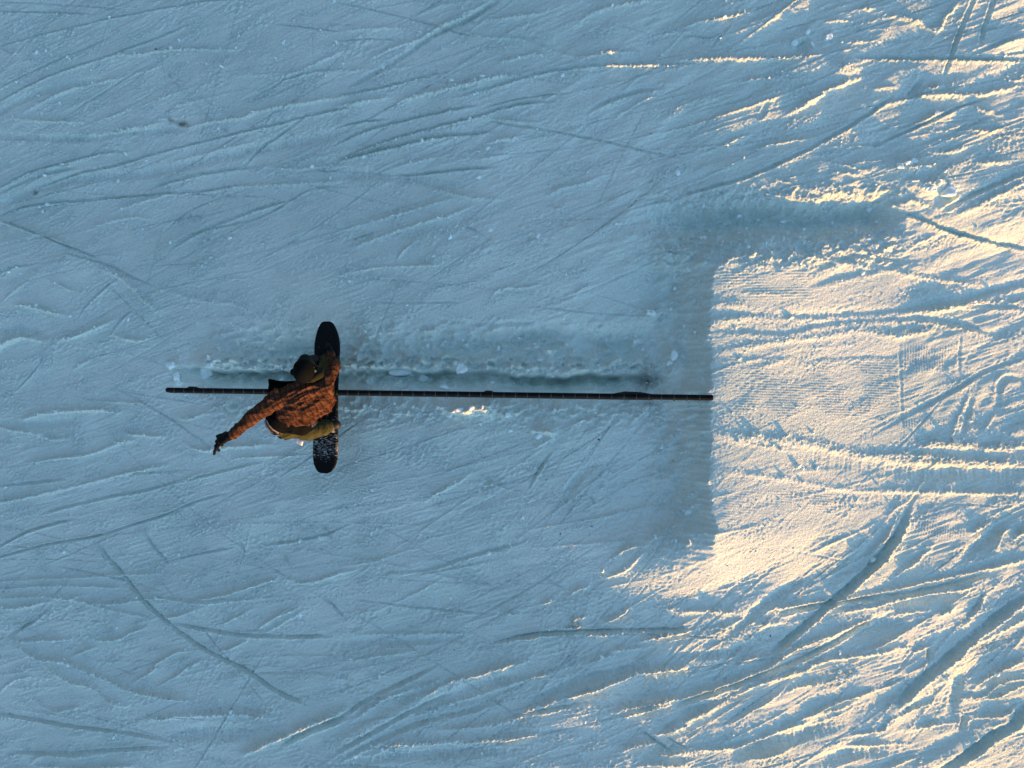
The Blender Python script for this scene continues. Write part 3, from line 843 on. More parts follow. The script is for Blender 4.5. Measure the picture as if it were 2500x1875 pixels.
rail = empty('grind_rail', (RA + RB) / 2 - Vector((0, 0, .35)))
tag(rail, 'long thin black steel rail under the snowboard, ending at the snow ramp', 'rail')
bm = bmesh.new()
ptsr = [RA + rail_dir * s for s in (0, .004, .012)] + [RA + rail_dir * (rail_len * k / 60) for k in range(1, 60)] + [RB - rail_dir * s for s in (.012, .004, 0)]
rad = [RAIL_R * .78, RAIL_R * .93, RAIL_R] + [RAIL_R] * 59 + [RAIL_R, RAIL_R * .95, RAIL_R * .86]
tube(bm, ptsr, rad, 24)
pipe = from_bm('pipe', bm, m_pipe, rail)
bm = bmesh.new()                            # added pale strip: sunlight on the pipe's near edge put into colour
e0 = RA - ry_ * (RAIL_R + .002) - rz_ * .010 + rail_dir * .03; e1 = RB - ry_ * (RAIL_R + .002) - rz_ * .010 - rail_dir * .55
box(bm, (e0 + e1) / 2, (e1 - e0) / 2, ry_ * .0030, rz_ * .012)
from_bm('lit_edge_strip', bm, m_lit_edge, rail, smooth=False)
for k in range(49):                         # joints: thin bare rings with a small clip at the near edge
    s = .105 + k * .1155
    if s > rail_len - .08: break
    c = RA + rail_dir * s
    bm = bmesh.new()
    tube(bm, [c - rail_dir * .0016, c + rail_dir * .0016], [RAIL_R + .0012] * 2, 20)
    box(bm, c - ry_ * (RAIL_R + .004) - rz_ * .006, rail_dir * (.004 + .004 * (k % 3 == 0)), ry_ * .004, rz_ * .006)
    from_bm('joint_ring', bm, m_weld, rail, smooth=False)
for px_, half, out in ((480, .15, .016), (840, .05, .014), (1240, .11, .014), (1570, .33, .022)):
    s = (px_ - 407) / (1741 - 407) * rail_len
    c = RA + rail_dir * s
    bm = bmesh.new()                        # gusset: a long low triangle of plate welded along the far side of the pipe
    vs_ = []
    for off in (-.016, -.004):
        o = rz_ * off
        vs_.append([bm.verts.new(c + p + o) for p in (-rail_dir * half, ry_ * (RAIL_R + out) - rail_dir * half * .25, ry_ * (RAIL_R + out * .8) + rail_dir * half * .2, rail_dir * half)])
    bm.faces.new(vs_[0]); bm.faces.new(vs_[1][::-1])
    for i in range(4): bm.faces.new((vs_[0][i], vs_[1][i], vs_[1][(i + 1) % 4], vs_[0][(i + 1) % 4]))
    bmesh.ops.recalc_face_normals(bm, faces=bm.faces)
    from_bm('gusset_plate', bm, m_plate, rail, smooth=False)
    for sd in (-1, 1):
        foot = c + rail_dir * .06 * sd
        drop = foot.z - snow_z(foot.x, foot.y) + .12
        bm = bmesh.new()
        tube(bm, [c + rail_dir * .04 * sd - rz_ * .010, foot - Vector((0, 0, drop))], [.015, .015], 12)
        from_bm('leg', bm, m_plate, rail)
# ------------------------------------------------------------------ snowboard
ZB = 7.02                                   # distance of the deck of the board below the camera
def Q(px, py, h):
    Z_ = ZB - .03 - h
    return P(px, py, Z_)
def ridge_noise(co, fdir, lam, seed, warp=.35):
    """cloth folds: ridges running along fdir, 0..1"""
    r = random.Random(seed)
    f = Vector(fdir).normalized(); a = Vector((r.random(), r.random(), r.random()))
    u = f.cross(Vector((.13, .2, 1))).normalized(); v = f.cross(u)
    U = co @ np.array(u); V = co @ np.array(v); F = co @ np.array(f)
    s = np.zeros(len(co))
    for k in range(4):
        l = lam * (.6 + r.random() * .9); p = r.random() * 6.28; q = r.random() * 6.28
        w_ = warp * lam * (np.sin(F / (lam * 2.3) + q) + .6 * np.sin(F / (lam * 1.1) + 2 * q + U / lam * .5))
        env = .5 + .5 * np.sin(F / (lam * (2.5 + 2 * r.random())) + U / (lam * 3) * (k - 1.5) + p * 2)
        s += env * (1 - np.abs(np.sin((U * math.cos(k * .35) + V * math.sin(k * .35) + w_) / l * math.pi / 1.3 + p))) ** 1.6
    return s / 4
def organic(name, prims, mat, parent, voxel=.007, smooth=8, folds=None, boxes=()):
    """tapered capsules (p0, r0, p1, r1[, flatten]) fused into one continuous skin"""
    bm = bmesh.new()
    for p in prims:
        p0, r0, p1, r1 = p[:4]
        for c, r in ((p0, r0), (p1, r1)): bmesh.ops.create_icosphere(bm, subdivisions=3, radius=r, matrix=Matrix.Translation(c))
        d = p1 - p0
        if d.length > 1e-4:
            q = d.to_track_quat('Z', 'Y').to_matrix().to_4x4()
            bmesh.ops.create_cone(bm, cap_ends=True, segments=28, radius1=r0, radius2=r1, depth=d.length, matrix=Matrix.Translation((p0 + p1) / 2) @ q)
    for c, mt in boxes:
        bmesh.ops.create_icosphere(bm, subdivisions=4, radius=1, matrix=Matrix.Translation(c) @ mt)
    me = bpy.data.meshes.new(name); bm.to_mesh(me); bm.free()
    o = bpy.data.objects.new(name, me); C.objects.link(o)
    md = o.modifiers.new('r', 'REMESH'); md.mode = 'VOXEL'; md.voxel_size = voxel
    if smooth: sm = o.modifiers.new('s', 'SMOOTH'); sm.factor = .5; sm.iterations = smooth
    dg = bpy.context.evaluated_depsgraph_get(); me2 = bpy.data.meshes.new_from_object(o.evaluated_get(dg)); me2.name = name
    bpy.data.objects.remove(o); bpy.data.meshes.remove(me)
    n = len(me2.vertices); co = np.empty(n * 3); me2.vertices.foreach_get('co', co); co = co.reshape(n, 3)
    no = np.empty(n * 3); me2.vertices.foreach_get('normal', no); no = no.reshape(n, 3)
    if folds is not None: co = co + no * folds(co, no)[:, None]
    me2.vertices.foreach_set('co', co.astype(np.float32).ravel()); me2.update()
    me2.polygons.foreach_set('use_smooth', [True] * len(me2.polygons))
    me2.materials.clear()
    return link_mesh(name, me2, mat, parent)
def ell(c, rx, ry, rz, R=Matrix.Identity(3)):
    return (c, (R @ Matrix.Diagonal((rx, ry, rz))).to_4x4())

# outline, half-width by position along the board (photo pixels from the centre, nose up)
OUT = [(-184.5, 8), (-183, 12), (-179, 16.5), (-171, 21.5), (-160, 26), (-145, 30.3), (-132, 32.3), (-118, 33), (-80, 31.5), (-30, 30.2), (0, 30), (30, 30.2), (80, 31), (120, 32.4), (140, 32.3), (152, 31), (164, 28), (173, 23.5), (180, 18), (183.5, 13), (184.5, 8)]
scl = ZB / FPX
m_board, t, b_ = material('board_top', (.004, .006, .008), .6, 0, .12)
cc = node(t, 'ShaderNodeTexCoord'); mp = node(t, 'ShaderNodeMapping'); mp.inputs['Scale'].default_value = (30, 105, 30)
nz = node(t, 'ShaderNodeTexNoise'); nz.inputs['Scale'].default_value = 1; nz.inputs['Detail'].default_value = 5; nz.inputs['Roughness'].default_value = .65
t.links.new(cc.outputs['Object'], mp.inputs['Vector']); t.links.new(mp.outputs[0], nz.inputs['Vector'])
sx = node(t, 'ShaderNodeSeparateXYZ'); t.links.new(cc.outputs['Object'], sx.inputs[0])
mr = node(t, 'ShaderNodeMapRange'); t.links.new(sx.outputs['Y'], mr.inputs['Value'])
mr.inputs['From Min'].default_value = -.66; mr.inputs['From Max'].default_value = .10; mr.inputs['To Min'].default_value = .47; mr.inputs['To Max'].default_value = .66
tip = node(t, 'ShaderNodeMapRange'); t.links.new(sx.outputs['Y'], tip.inputs['Value']); tip.inputs['From Min'].default_value = -.70; tip.inputs['From Max'].default_value = -.58; tip.inputs['To Min'].default_value = .22; tip.inputs['To Max'].default_value = 0
ad = node(t, 'ShaderNodeMath', operation='ADD'); t.links.new(mr.outputs[0], ad.inputs[0]); t.links.new(tip.outputs[0], ad.inputs[1])
sb = node(t, 'ShaderNodeMath', operation='SUBTRACT'); t.links.new(nz.outputs['Fac'], sb.inputs[0]); t.links.new(ad.outputs[0], sb.inputs[1])
ml = node(t, 'ShaderNodeMath', operation='MULTIPLY', use_clamp=True); t.links.new(sb.outputs[0], ml.inputs[0]); ml.inputs[1].default_value = 9
mx = node(t, 'ShaderNodeMix', data_type='RGBA'); t.links.new(ml.outputs[0], mx.inputs['Factor']); mx.inputs['A'].default_value = (.003, .005, .006, 1); mx.inputs['B'].default_value = (.40, .43, .43, 1)
t.links.new(mx.outputs['Result'], b_.inputs['Base Color'])
m_edge, _, _ = material('steel_edge', (.02, .02, .022), .4, .5)
m_black, _, _ = material('black_rubber', (.003, .005, .006), .6)

bc = P(797, 970, ZB)
board = empty('snowboard', bc)
tag(board, 'black snowboard lying crosswise on the rail, its lower half dusted with snow grains', 'snowboard')
lean = rail_dir.z                           # the board lies flat across the sloping rail
def bpt(u, v, th):                          # u px across, v px down the photo, th height
    xx = (u - v * .0165 * 1.0) * scl; yy = -v * scl
    kick = .032 * max(0, (abs(v) - 128) / 56) ** 2
    return bc + Vector((xx, yy, (xx) * lean * .9 + kick + th))
bm = bmesh.new()
NS, NC = 150, 9
V = np.linspace(-184.5, 184.5, NS); Wd = np.interp(V, [o[0] for o in OUT], [o[1] for o in OUT])
top = [[bm.verts.new(bpt(Wd[i] * (2 * j / (NC - 1) - 1), V[i], .0055 - .0015 * (abs(2 * j / (NC - 1) - 1) ** 8))) for j in range(NC)] for i in range(NS)]
bot = [[bm.verts.new(bpt(Wd[i] * (2 * j / (NC - 1) - 1), V[i], -.0045)) for j in range(NC)] for i in range(NS)]
for i in range(NS - 1):
    for j in range(NC - 1):
        bm.faces.new((top[i][j], top[i][j + 1], top[i + 1][j + 1], top[i + 1][j])); f = bm.faces.new((bot[i][j], bot[i + 1][j], bot[i + 1][j + 1], bot[i][j + 1])); f.material_index = 1
    for j in (0, NC - 1):
        f = bm.faces.new((top[i][j], top[i + 1][j], bot[i + 1][j], bot[i][j]) if j == 0 else (top[i][j], bot[i][j], bot[i + 1][j], top[i + 1][j])); f.material_index = 1
for i in (0, NS - 1):
    for j in range(NC - 1):
        f = bm.faces.new((top[i][j], bot[i][j], bot[i][j + 1], top[i][j + 1]) if i == 0 else (top[i][j], top[i][j + 1], bot[i][j + 1], bot[i][j])); f.material_index = 1
bmesh.ops.recalc_face_normals(bm, faces=bm.faces)
deck = from_bm('deck', bm, (m_board, m_edge), board)
# texture space of the deck: origin at its centre
deck.data.transform(Matrix.Translation(-bc)); deck.location = (0, 0, 0); deck.matrix_parent_inverse = Matrix.Identity(4)
m_strap, _, _ = material('binding_strap', (.02, .02, .022), .5)
m_buckle, _, _ = material('buckle_snowy', (.50, .46, .42), .5)
for fy in (1040, 880):                      # bindings: base disc, highback, two straps
    c0 = P(797 - (fy - 970) * .0165, fy, ZB) + Vector((0, 0, .008))
    b = empty('binding', c0); b.parent = board; b.matrix_parent_inverse = Matrix.Translation(-board.location)
    bm = bmesh.new(); bmesh.ops.create_cone(bm, cap_ends=True, segments=28, radius1=.062, radius2=.055, depth=.016, matrix=Matrix.Translation(c0 + Vector((0, 0, .008))))
    box(bm, c0 + Vector((0, 0, .012)), Vector((.13, 0, .02)), Vector((0, .048, 0)), Vector((0, 0, .008)))
    ob = from_bm('base_plate', bm, m_strap, None, smooth=False); ob.parent = b; ob.matrix_parent_inverse = Matrix.Translation(-c0)
    bm = bmesh.new()
    pr = []
    for k in range(9):
        a_ = math.pi * (.5 + k / 8); pr.append((c0 + Vector((-.085 + .055 * math.cos(a_), .055 * math.sin(a_), .02)), c0 + Vector((-.125 + .045 * math.cos(a_), .045 * math.sin(a_), .24 - .05 * abs(k - 4) / 4))))
    for (a0, a1), (b0, b1) in zip(pr, pr[1:]): bm.faces.new([bm.verts.new(v) for v in (a0, b0, b1, a1)])
    bmesh.ops.remove_doubles(bm, verts=bm.verts, dist=.0005); bmesh.ops.solidify(bm, geom=bm.faces[:], thickness=.006)
    ob = from_bm('highback', bm, m_strap, None); ob.parent = b; ob.matrix_parent_inverse = Matrix.Translation(-c0)
    for off, hh, wd in ((-.01, .125, .022), (.085, .088, .016)):
        bm = bmesh.new(); rows = []
        for k in range(13):
            a_ = math.pi * k / 12
            p = c0 + Vector((off + .012 * math.sin(a_), .068 * math.cos(a_), .015 + hh * math.sin(a_)))
            rows.append((bm.verts.new(p - Vector((wd, 0, 0))), bm.verts.new(p + Vector((wd, 0, 0)))))
        for r0, r1 in zip(rows, rows[1:]): bm.faces.new((r0[0], r0[1], r1[1], r1[0]))
        bmesh.ops.solidify(bm, geom=bm.faces[:], thickness=.006)
        ob = from_bm('strap', bm, m_buckle if (fy == 1040 and off > 0) else m_strap, None); ob.parent = b; ob.matrix_parent_inverse = Matrix.Translation(-c0)

# ------------------------------------------------------------------ the rider
root = empty('person', P(797, 965, ZB) + Vector((0, 0, .01)))
tag(root, 'crouching snowboarder in orange plaid jacket and olive trousers, one gloved arm stretched out', 'person')
m_skin, _, _ = material('skin', (.45, .27, .19), .55)
def cloth(name, base, rough=.85, bump=.3, scale=260):
    m, t, b = material(name, base, rough, 0, .08)
    b.inputs['Sheen Weight'].default_value = 0
    tcn = node(t, 'ShaderNodeTexCoord'); nn = node(t, 'ShaderNodeTexNoise'); nn.inputs['Scale'].default_value = scale; nn.inputs['Detail'].default_value = 3
    bb = node(t, 'ShaderNodeBump'); bb.inputs['Strength'].default_value = bump; bb.inputs['Distance'].default_value = .004
    t.links.new(tcn.outputs['Object'], nn.inputs['Vector']); t.links.new(nn.outputs['Fac'], bb.inputs['Height']); t.links.new(bb.outputs[0], b.inputs['Normal'])
    return m, t, b
m_olive, t, b_ = cloth('olive_cloth', (.20, .16, .035))
tcn = node(t, 'ShaderNodeTexCoord'); n_ = node(t, 'ShaderNodeTexNoise'); n_.inputs['Scale'].default_value = 9; n_.inputs['Detail'].default_value = 5
c_ = node(t, 'ShaderNodeValToRGB'); c_.color_ramp.elements[0].position = .35; c_.color_ramp.elements[0].color = (.030, .034, .013, 1); c_.color_ramp.elements[1].position = .7; c_.color_ramp.elements[1].color = (.068, .070, .027, 1)
t.links.new(tcn.outputs['Object'], n_.inputs['Vector']); t.links.new(n_.outputs['Fac'], c_.inputs['Fac']); t.links.new(c_.outputs[0], b_.inputs['Base Color'])
m_hood, _, _ = cloth('hood_cloth', (.018, .019, .010))
m_dark, _, _ = cloth('black_cloth', (.0025, .0035, .004))
m_cap, _, _ = cloth('cap_cloth', (.002, .0035, .004))
m_glove, _, _ = cloth('glove_leather', (.0035, .005, .006), .6)
m_white, _, _ = cloth('shirt_white', (.50, .42, .38))
m_tag, t, b_ = cloth('tag_paper', (.75, .72, .68))

# plaid: warm rust ground, dark crossing bands with thin lines, worn in patches
m_plaid, t, b_ = cloth('plaid_flannel', (.3, .1, .03), .9, .5, 300)
tcn = node(t, 'ShaderNodeTexCoord')
wp = node(t, 'ShaderNodeTexNoise'); wp.inputs['Scale'].default_value = 5; wp.inputs['Detail'].default_value = 2
t.links.new(tcn.outputs['Object'], wp.inputs['Vector'])
vm = node(t, 'ShaderNodeVectorMath', operation='MULTIPLY_ADD'); t.links.new(wp.outputs['Color'], vm.inputs[0]); vm.inputs[1].default_value = (.045, .045, .045); t.links.new(tcn.outputs['Object'], vm.inputs[2])
mpp = node(t, 'ShaderNodeMapping'); mpp.inputs['Rotation'].default_value = (.25, .1, math.radians(-14)); t.links.new(vm.outputs[0], mpp.inputs['Vector'])
sp = node(t, 'ShaderNodeSeparateXYZ'); t.links.new(mpp.outputs[0], sp.inputs[0])
def stripes(axis, period, lo, hi):
    m1 = node(t, 'ShaderNodeMath', operation='MULTIPLY'); t.links.new(sp.outputs[axis], m1.inputs[0]); m1.inputs[1].default_value = 2 * math.pi / period
    s1 = node(t, 'ShaderNodeMath', operation='SINE'); t.links.new(m1.outputs[0], s1.inputs[0])
    r1 = node(t, 'ShaderNodeMapRange'); t.links.new(s1.outputs[0], r1.inputs['Value']); r1.inputs['From Min'].default_value = lo; r1.inputs['From Max'].default_value = hi
    return r1.outputs[0]
def mixc(fac, a, b):
    m = node(t, 'ShaderNodeMix', data_type='RGBA')
    t.links.new(fac, m.inputs['Factor'])
    for s_, v in (('A', a), ('B', b)):
        if isinstance(v, tuple): m.inputs[s_].default_value = (*v, 1)
        else: t.links.new(v, m.inputs[s_])
    return m.outputs['Result']
def mulf(a, k):
    m = node(t, 'ShaderNodeMath', operation='MULTIPLY'); t.links.new(a, m.inputs[0]); m.inputs[1].default_value = k; return m.outputs[0]
colr = mixc(mulf(stripes('X', .052, -.2, .5), .62), (.110, .048, .027), (.007, .006, .006))
colr = mixc(mulf(stripes('Y', .060, -.1, .5), .65), colr, (.014, .010, .008))
colr = mixc(mulf(stripes('X', .026, .82, .95), .55), colr, (.21, .08, .03))
colr = mixc(mulf(stripes('Y', .030, .80, .95), .5), colr, (.02, .012, .01))
wn = node(t, 'ShaderNodeTexNoise'); wn.inputs['Scale'].default_value = 11; wn.inputs['Detail'].default_value = 4; t.links.new(tcn.outputs['Object'], wn.inputs['Vector'])
wm = node(t, 'ShaderNodeMapRange'); wm.inputs['From Min'].default_value = .42; wm.inputs['From Max'].default_value = .62; wm.inputs['To Max'].default_value = .42; t.links.new(wn.outputs['Fac'], wm.inputs['Value'])
colr = mixc(wm.outputs[0], colr, (.020, .011, .007))
t.links.new(colr, b_.inputs['Base Color'])

# --- body: one continuous figure under the clothes (head, neck, torso, arms, legs)
neck = Q(757, 932, .98); head_c = Q(744, 908, 1.03)
pel = Q(692, 1036, .56); chest = Q(742, 962, .86)
shL, elL, wrL = Q(684, 972, .90), Q(618, 1017, .80), Q(568, 1061, .73)
shR, elR, wrR = Q(802, 938, .97), Q(816, 895, .76), Q(806, 868, .48)
hipA, knA, anA = Q(715, 1046, .52), Q(787, 1046, .43), Q(798, 1041, .12)
hipB, knB, anB = Q(712, 1008, .52), Q(792, 928, .46), Q(799, 884, .12)
fw = Vector((-.10, .90, -.42)).normalized()  # where the face looks: up the photo and down
sideh = fw.cross(Vector((0, 0, 1))).normalized(); uph = sideh.cross(fw).normalized()
Rh = Matrix((sideh, fw, uph)).transposed()
face = []
for sgn in (-1, 1):
    face.append((head_c + sideh * .088 * sgn - uph * .01, .016, head_c + sideh * .090 * sgn - uph * .035, .010))   # ears
face += [(head_c + fw * .098 + uph * .005, .009, head_c + fw * .118 - uph * .028, .015),                            # nose
         (head_c + fw * .088 - uph * .085 - sideh * .015, .010, head_c + fw * .088 - uph * .085 + sideh * .015, .010),  # mouth
         (head_c + fw * .075 - uph * .105, .030, head_c + fw * .03 - uph * .08, .05)]                               # jaw
body = organic('body', [(neck + Vector((0, .02, -.04)), .042, head_c - uph * .05 - fw * .01, .058), (neck + Vector((0, .02, -.04)), .045, chest - Vector((0, 0, .04)), .095), (chest - Vector((0, 0, .04)), .10, pel - Vector((0, 0, .05)), .10),
    (shL - Vector((0, 0, .04)), .038, shR - Vector((.02, -.02, .07)), .036), (shL - Vector((0, 0, .01)), .045, elL, .036), (elL, .036, wrL, .028), (shR - Vector((.02, 0, .06)), .034, elR, .026), (elR, .026, wrR, .024),
    (hipA, .09, knA, .058), (knA, .056, anA, .042), (hipB, .09, knB, .058), (knB, .056, anB, .042), (pel - Vector((0, 0, .05)), .10, hipA, .08), (pel - Vector((0, 0, .05)), .10, hipB, .08)] + face,
    m_skin, root, .008, 5, boxes=[ell(head_c, .078, .098, .112, Rh)])
for sgn in (-1, 1):
    bm = bmesh.new(); bmesh.ops.create_uvsphere(bm, u_segments=16, v_segments=10, radius=.0125, matrix=Matrix.Translation(head_c + fw * .088 + sideh * .032 * sgn + uph * .004))
    from_bm('eye', bm, material('eye', (.6, .6, .58), .2)[0], root)

# --- jacket: back, shoulders and both sleeves in one skin, pulled into long folds
def sleeve_d(co, a, b):
    a = np.array(a); b = np.array(b); d = b - a; tt = np.clip(((co - a) @ d) / (d @ d), 0, 1)
    return np.linalg.norm(co - a - tt[:, None] * d, axis=1), tt
def jacket_folds(co, no):
    body_f = ridge_noise(co, (.95, .28, .1), .048, 3, .5)
    low = np.clip((-.02 - co[:, 1]) / .3, 0, 1)
    low_f = ridge_noise(co, (.95, -.22, .0), .055, 5, .6)
    r = -.024 + .095 * (body_f * (1 - low) + low_f * low)
    r += .011 * ridge_noise(co, (.2, .95, .1), .07, 8, .6)
    for a, b, sd in ((shL, elL, 21), (elL, wrL, 22), (shR, elR, 23), (elR, wrR, 24)):
        d, tt = sleeve_d(co, a, b); w_ = np.clip(1.5 - d / .075, 0, 1) * np.clip(.3 + tt, 0, 1)
        dv = (b - a).normalized()
        r = r * (1 - w_) + w_ * (-.009 + .030 * ridge_noise(co, (Vector((0, 0, 1)).cross(dv) + dv * .35), .035, sd, .5) + .008 * ridge_noise(co, dv, .05, sd + 9, .4))
    return r
jac = organic('jacket', [
    (Q(700, 1010, .66), .125, Q(722, 985, .80), .145), (Q(722, 985, .80), .15, Q(748, 955, .90), .125),
    (Q(748, 985, .80), .145, Q(778, 965, .84), .125), (Q(684, 974, .885), .078, Q(756, 948, .95), .085), (Q(756, 948, .95), .085, Q(797, 942, .945), .080),
    (Q(797, 945, .93), .075, Q(790, 985, .74), .095), (Q(790, 985, .74), .09, Q(745, 1018, .67), .085), (Q(745, 1018, .67), .09, Q(705, 1016, .66), .11), (Q(803, 958, .85), .060, Q(806, 986, .70), .045),
    (shL, .086, elL, .079), (elL, .076, wrL, .054), (Q(798, 935, .95), .075, elR, .057), (elR, .056, wrR, .045)],
    m_plaid, root, .0065, 9, jacket_folds)
# collar / hem / cuffs
def ribbon(name, pts, width, thick, mat, parent, up=Vector((0, 0, 1)), wave=.0):
    bm = bmesh.new(); rows = []
    P_, _L = [], 0
    n = 40
    idx_ = np.linspace(0, len(pts) - 1, n)
    arr = np.array([list(p) for p in pts]); 
    cur = np.stack([np.interp(idx_, range(len(pts)), arr[:, k]) for k in range(3)], 1)
    for _ in range(6): cur[1:-1] = (cur[:-2] + 2 * cur[1:-1] + cur[2:]) / 4
    for i in range(n):
        d = Vector(cur[min(n - 1, i + 1)] - cur[max(0, i - 1)]).normalized(); s_ = up.cross(d).normalized()
        wd = (np.interp(i / (n - 1), [k / (len(width) - 1) for k in range(len(width))], width) if isinstance(width, (list, tuple)) else width) / 2
        c = Vector(cur[i]) + up * wave * math.sin(i * .9)
        rows.append([bm.verts.new(c + s_ * wd * q + up * (-.012 * q * q)) for q in (-1, -.5, 0, .5, 1)])
    for a_, b_2 in zip(rows, rows[1:]):
        for k in range(4): bm.faces.new((a_[k], a_[k + 1], b_2[k + 1], b_2[k]))
    bmesh.ops.solidify(bm, geom=bm.faces[:], thickness=thick)
    bmesh.ops.recalc_face_normals(bm, faces=bm.faces)
    return from_bm(name, bm, mat, parent)
# open front of the jacket blown out to the side
bm = bmesh.new(); rows = []
c00, c10, c11, c01 = Q(653, 924, .80), Q(735, 926, .90), Q(735, 955, .93), Q(656, 966, .82)
for i in range(21):
    row = []
    for j in range(15):
        u, v = i / 20, j / 14
        p = c00 * (1 - u) * (1 - v) + c10 * u * (1 - v) + c11 * u * v + c01 * (1 - u) * v
        p = p + Vector((0, -.020 * math.sin(math.pi * u) * (1 - v) , .014 * math.sin(v * 13 + u * 2) * (1 - .3 * u) * (1 - .5 * v) - .035 * (1 - v) ** 3))
        row.append(bm.verts.new(p))
    rows.append(row)
for a_, b2 in zip(rows, rows[1:]):
    for k in range(14): bm.faces.new((a_[k], a_[k + 1], b2[k + 1], b2[k]))
bmesh.ops.solidify(bm, geom=bm.faces[:], thickness=.010); bmesh.ops.recalc_face_normals(bm, faces=bm.faces)
flap = from_bm('jacket_front', bm, m_dark, root); flap['label'] = 'dark lining of the open jacket front flapping out'

# --- black layer under the hem, white shirt tail, trousers
def fold2(fd, lam, amp, seed):
    return lambda co, no: -.3 * amp + amp * ridge_noise(co, fd, lam, seed, .5)
organic('undershirt', [(Q(688, 1021, .60), .150, Q(716, 1030, .60), .115), (Q(716, 1030, .60), .118, Q(736, 1040, .58), .095)], m_dark, root, .007, 6, fold2((.8, -.5, 0), .05, .012, 41)); under = bpy.context.scene.objects['undershirt']
from mathutils.bvhtree import BVHTree
bvh = BVHTree.FromPolygons([v.co.copy() for v in under.data.vertices], [tuple(p.vertices) for p in under.data.polygons])
def drape(px, py, off=.006):
    d_ = (P(px, py, 7) - Vector((0, 0, HC))).normalized()
    hit = bvh.ray_cast(Vector((0, 0, HC)), d_)[0]
    return (hit if hit is not None else Q(px, py, .58)) - d_ * off
bm = bmesh.new(); rows = []
arc = [(648, 1026), (653, 1040), (663, 1051), (677, 1059), (691, 1063.5), (706, 1064)]; wid = [3.5, 5, 5.2, 4.6, 3.6, .8]
for i in range(31):
    q = i / 30 * 5; x_ = np.interp(q, range(6), [a[0] for a in arc]); y_ = np.interp(q, range(6), [a[1] for a in arc]); w_ = np.interp(q, range(6), wid)
    x2 = np.interp(min(5, q + .3), range(6), [a[0] for a in arc]) - np.interp(max(0, q - .3), range(6), [a[0] for a in arc]); y2 = np.interp(min(5, q + .3), range(6), [a[1] for a in arc]) - np.interp(max(0, q - .3), range(6), [a[1] for a in arc])
    l_ = math.hypot(x2, y2)
    rows.append([bm.verts.new(drape(x_ - y2 / l_ * w_ * k, y_ + x2 / l_ * w_ * k, .010 + .003 * math.sin(i * 1.1))) for k in (-1, -.4, .4, 1)])
for a_, b2 in zip(rows, rows[1:]):
    for k in range(3): bm.faces.new((a_[k], a_[k + 1], b2[k + 1], b2[k]))
bmesh.ops.solidify(bm, geom=bm.faces[:], thickness=.005); bmesh.ops.recalc_face_normals(bm, faces=bm.faces)
from_bm('shirt_tail', bm, m_white, root)
def trouser_folds(co, no):
    return -.015 + .062 * ridge_noise(co, (.55, .75, .3), .050, 51, .5) + .008 * ridge_noise(co, (.9, .2, .1), .04, 52, .5)
organic('trousers', [(Q(690, 1034, .54), .134, Q(700, 1044, .52), .120), (Q(700, 1044, .52), .12, hipA, .105), (hipA, .105, Q(752, 1056, .48), .092), (Q(752, 1056, .48), .092, knA, .082), (knA, .082, anA + Vector((0, 0, .02)), .085),
    (Q(690, 1032, .54), .13, hipB, .105), (hipB, .105, knB, .080), (knB, .078, anB + Vector((0, 0, .02)), .080)], m_olive, root, .007, 6, trouser_folds)
tc_ = Q(731, 1079, .69)
bm = bmesh.new(); a1_ = Vector((.86, -.42, .0)).normalized(); a2_ = Vector((.36, .85, .38)).normalized()
box(bm, tc_, a1_ * .036, a2_ * .023, a1_.cross(a2_) * .0015)
bmesh.ops.subdivide_edges(bm, edges=bm.edges[:], cuts=4, use_grid_fill=True)
for v in bm.verts: v.co.z += .006 * math.sin((v.co - tc_).dot(a1_) * 60)
lab = from_bm('pass_card', bm, m_tag, root); lab['label'] = 'small white card hanging from the trousers'
bm = bmesh.new(); m_ink, _, _ = material('faded_print', (.55, .36, .33), .8)
box(bm, tc_ + a1_ * .003 + a1_.cross(a2_) * .006, a1_ * .012, a2_ * .004, Vector((0, 0, .0006)))
pr_ = from_bm('print', bm, m_ink, None, smooth=False); pr_.parent = lab; pr_.matrix_parent_inverse = lab.matrix_parent_inverse.copy() @ Matrix.Identity(4)
pr_.matrix_parent_inverse = Matrix.Translation(-root.location) if False else Matrix.Identity(4)

# --- boots
for an, k in ((anA, 1), (anB, -1)):
    f0 = Vector((bc.x, an.y, bc.z)) + Vector((0, 0, .03)); 
    toe = Vector((.115, .012 * k, .035)); heel = Vector((-.095, -.01 * k, .03))
    organic('boot', [(f0 + heel + Vector((0, 0, .02)), .052, f0 + toe, .050), (f0 + heel + Vector((0, 0, .03)), .054, f0 + heel + Vector((.035, 0, .20)), .062), (f0 + heel + Vector((.05, 0, .10)), .055, f0 + toe * .8, .048)], m_black, root, .007, 5)

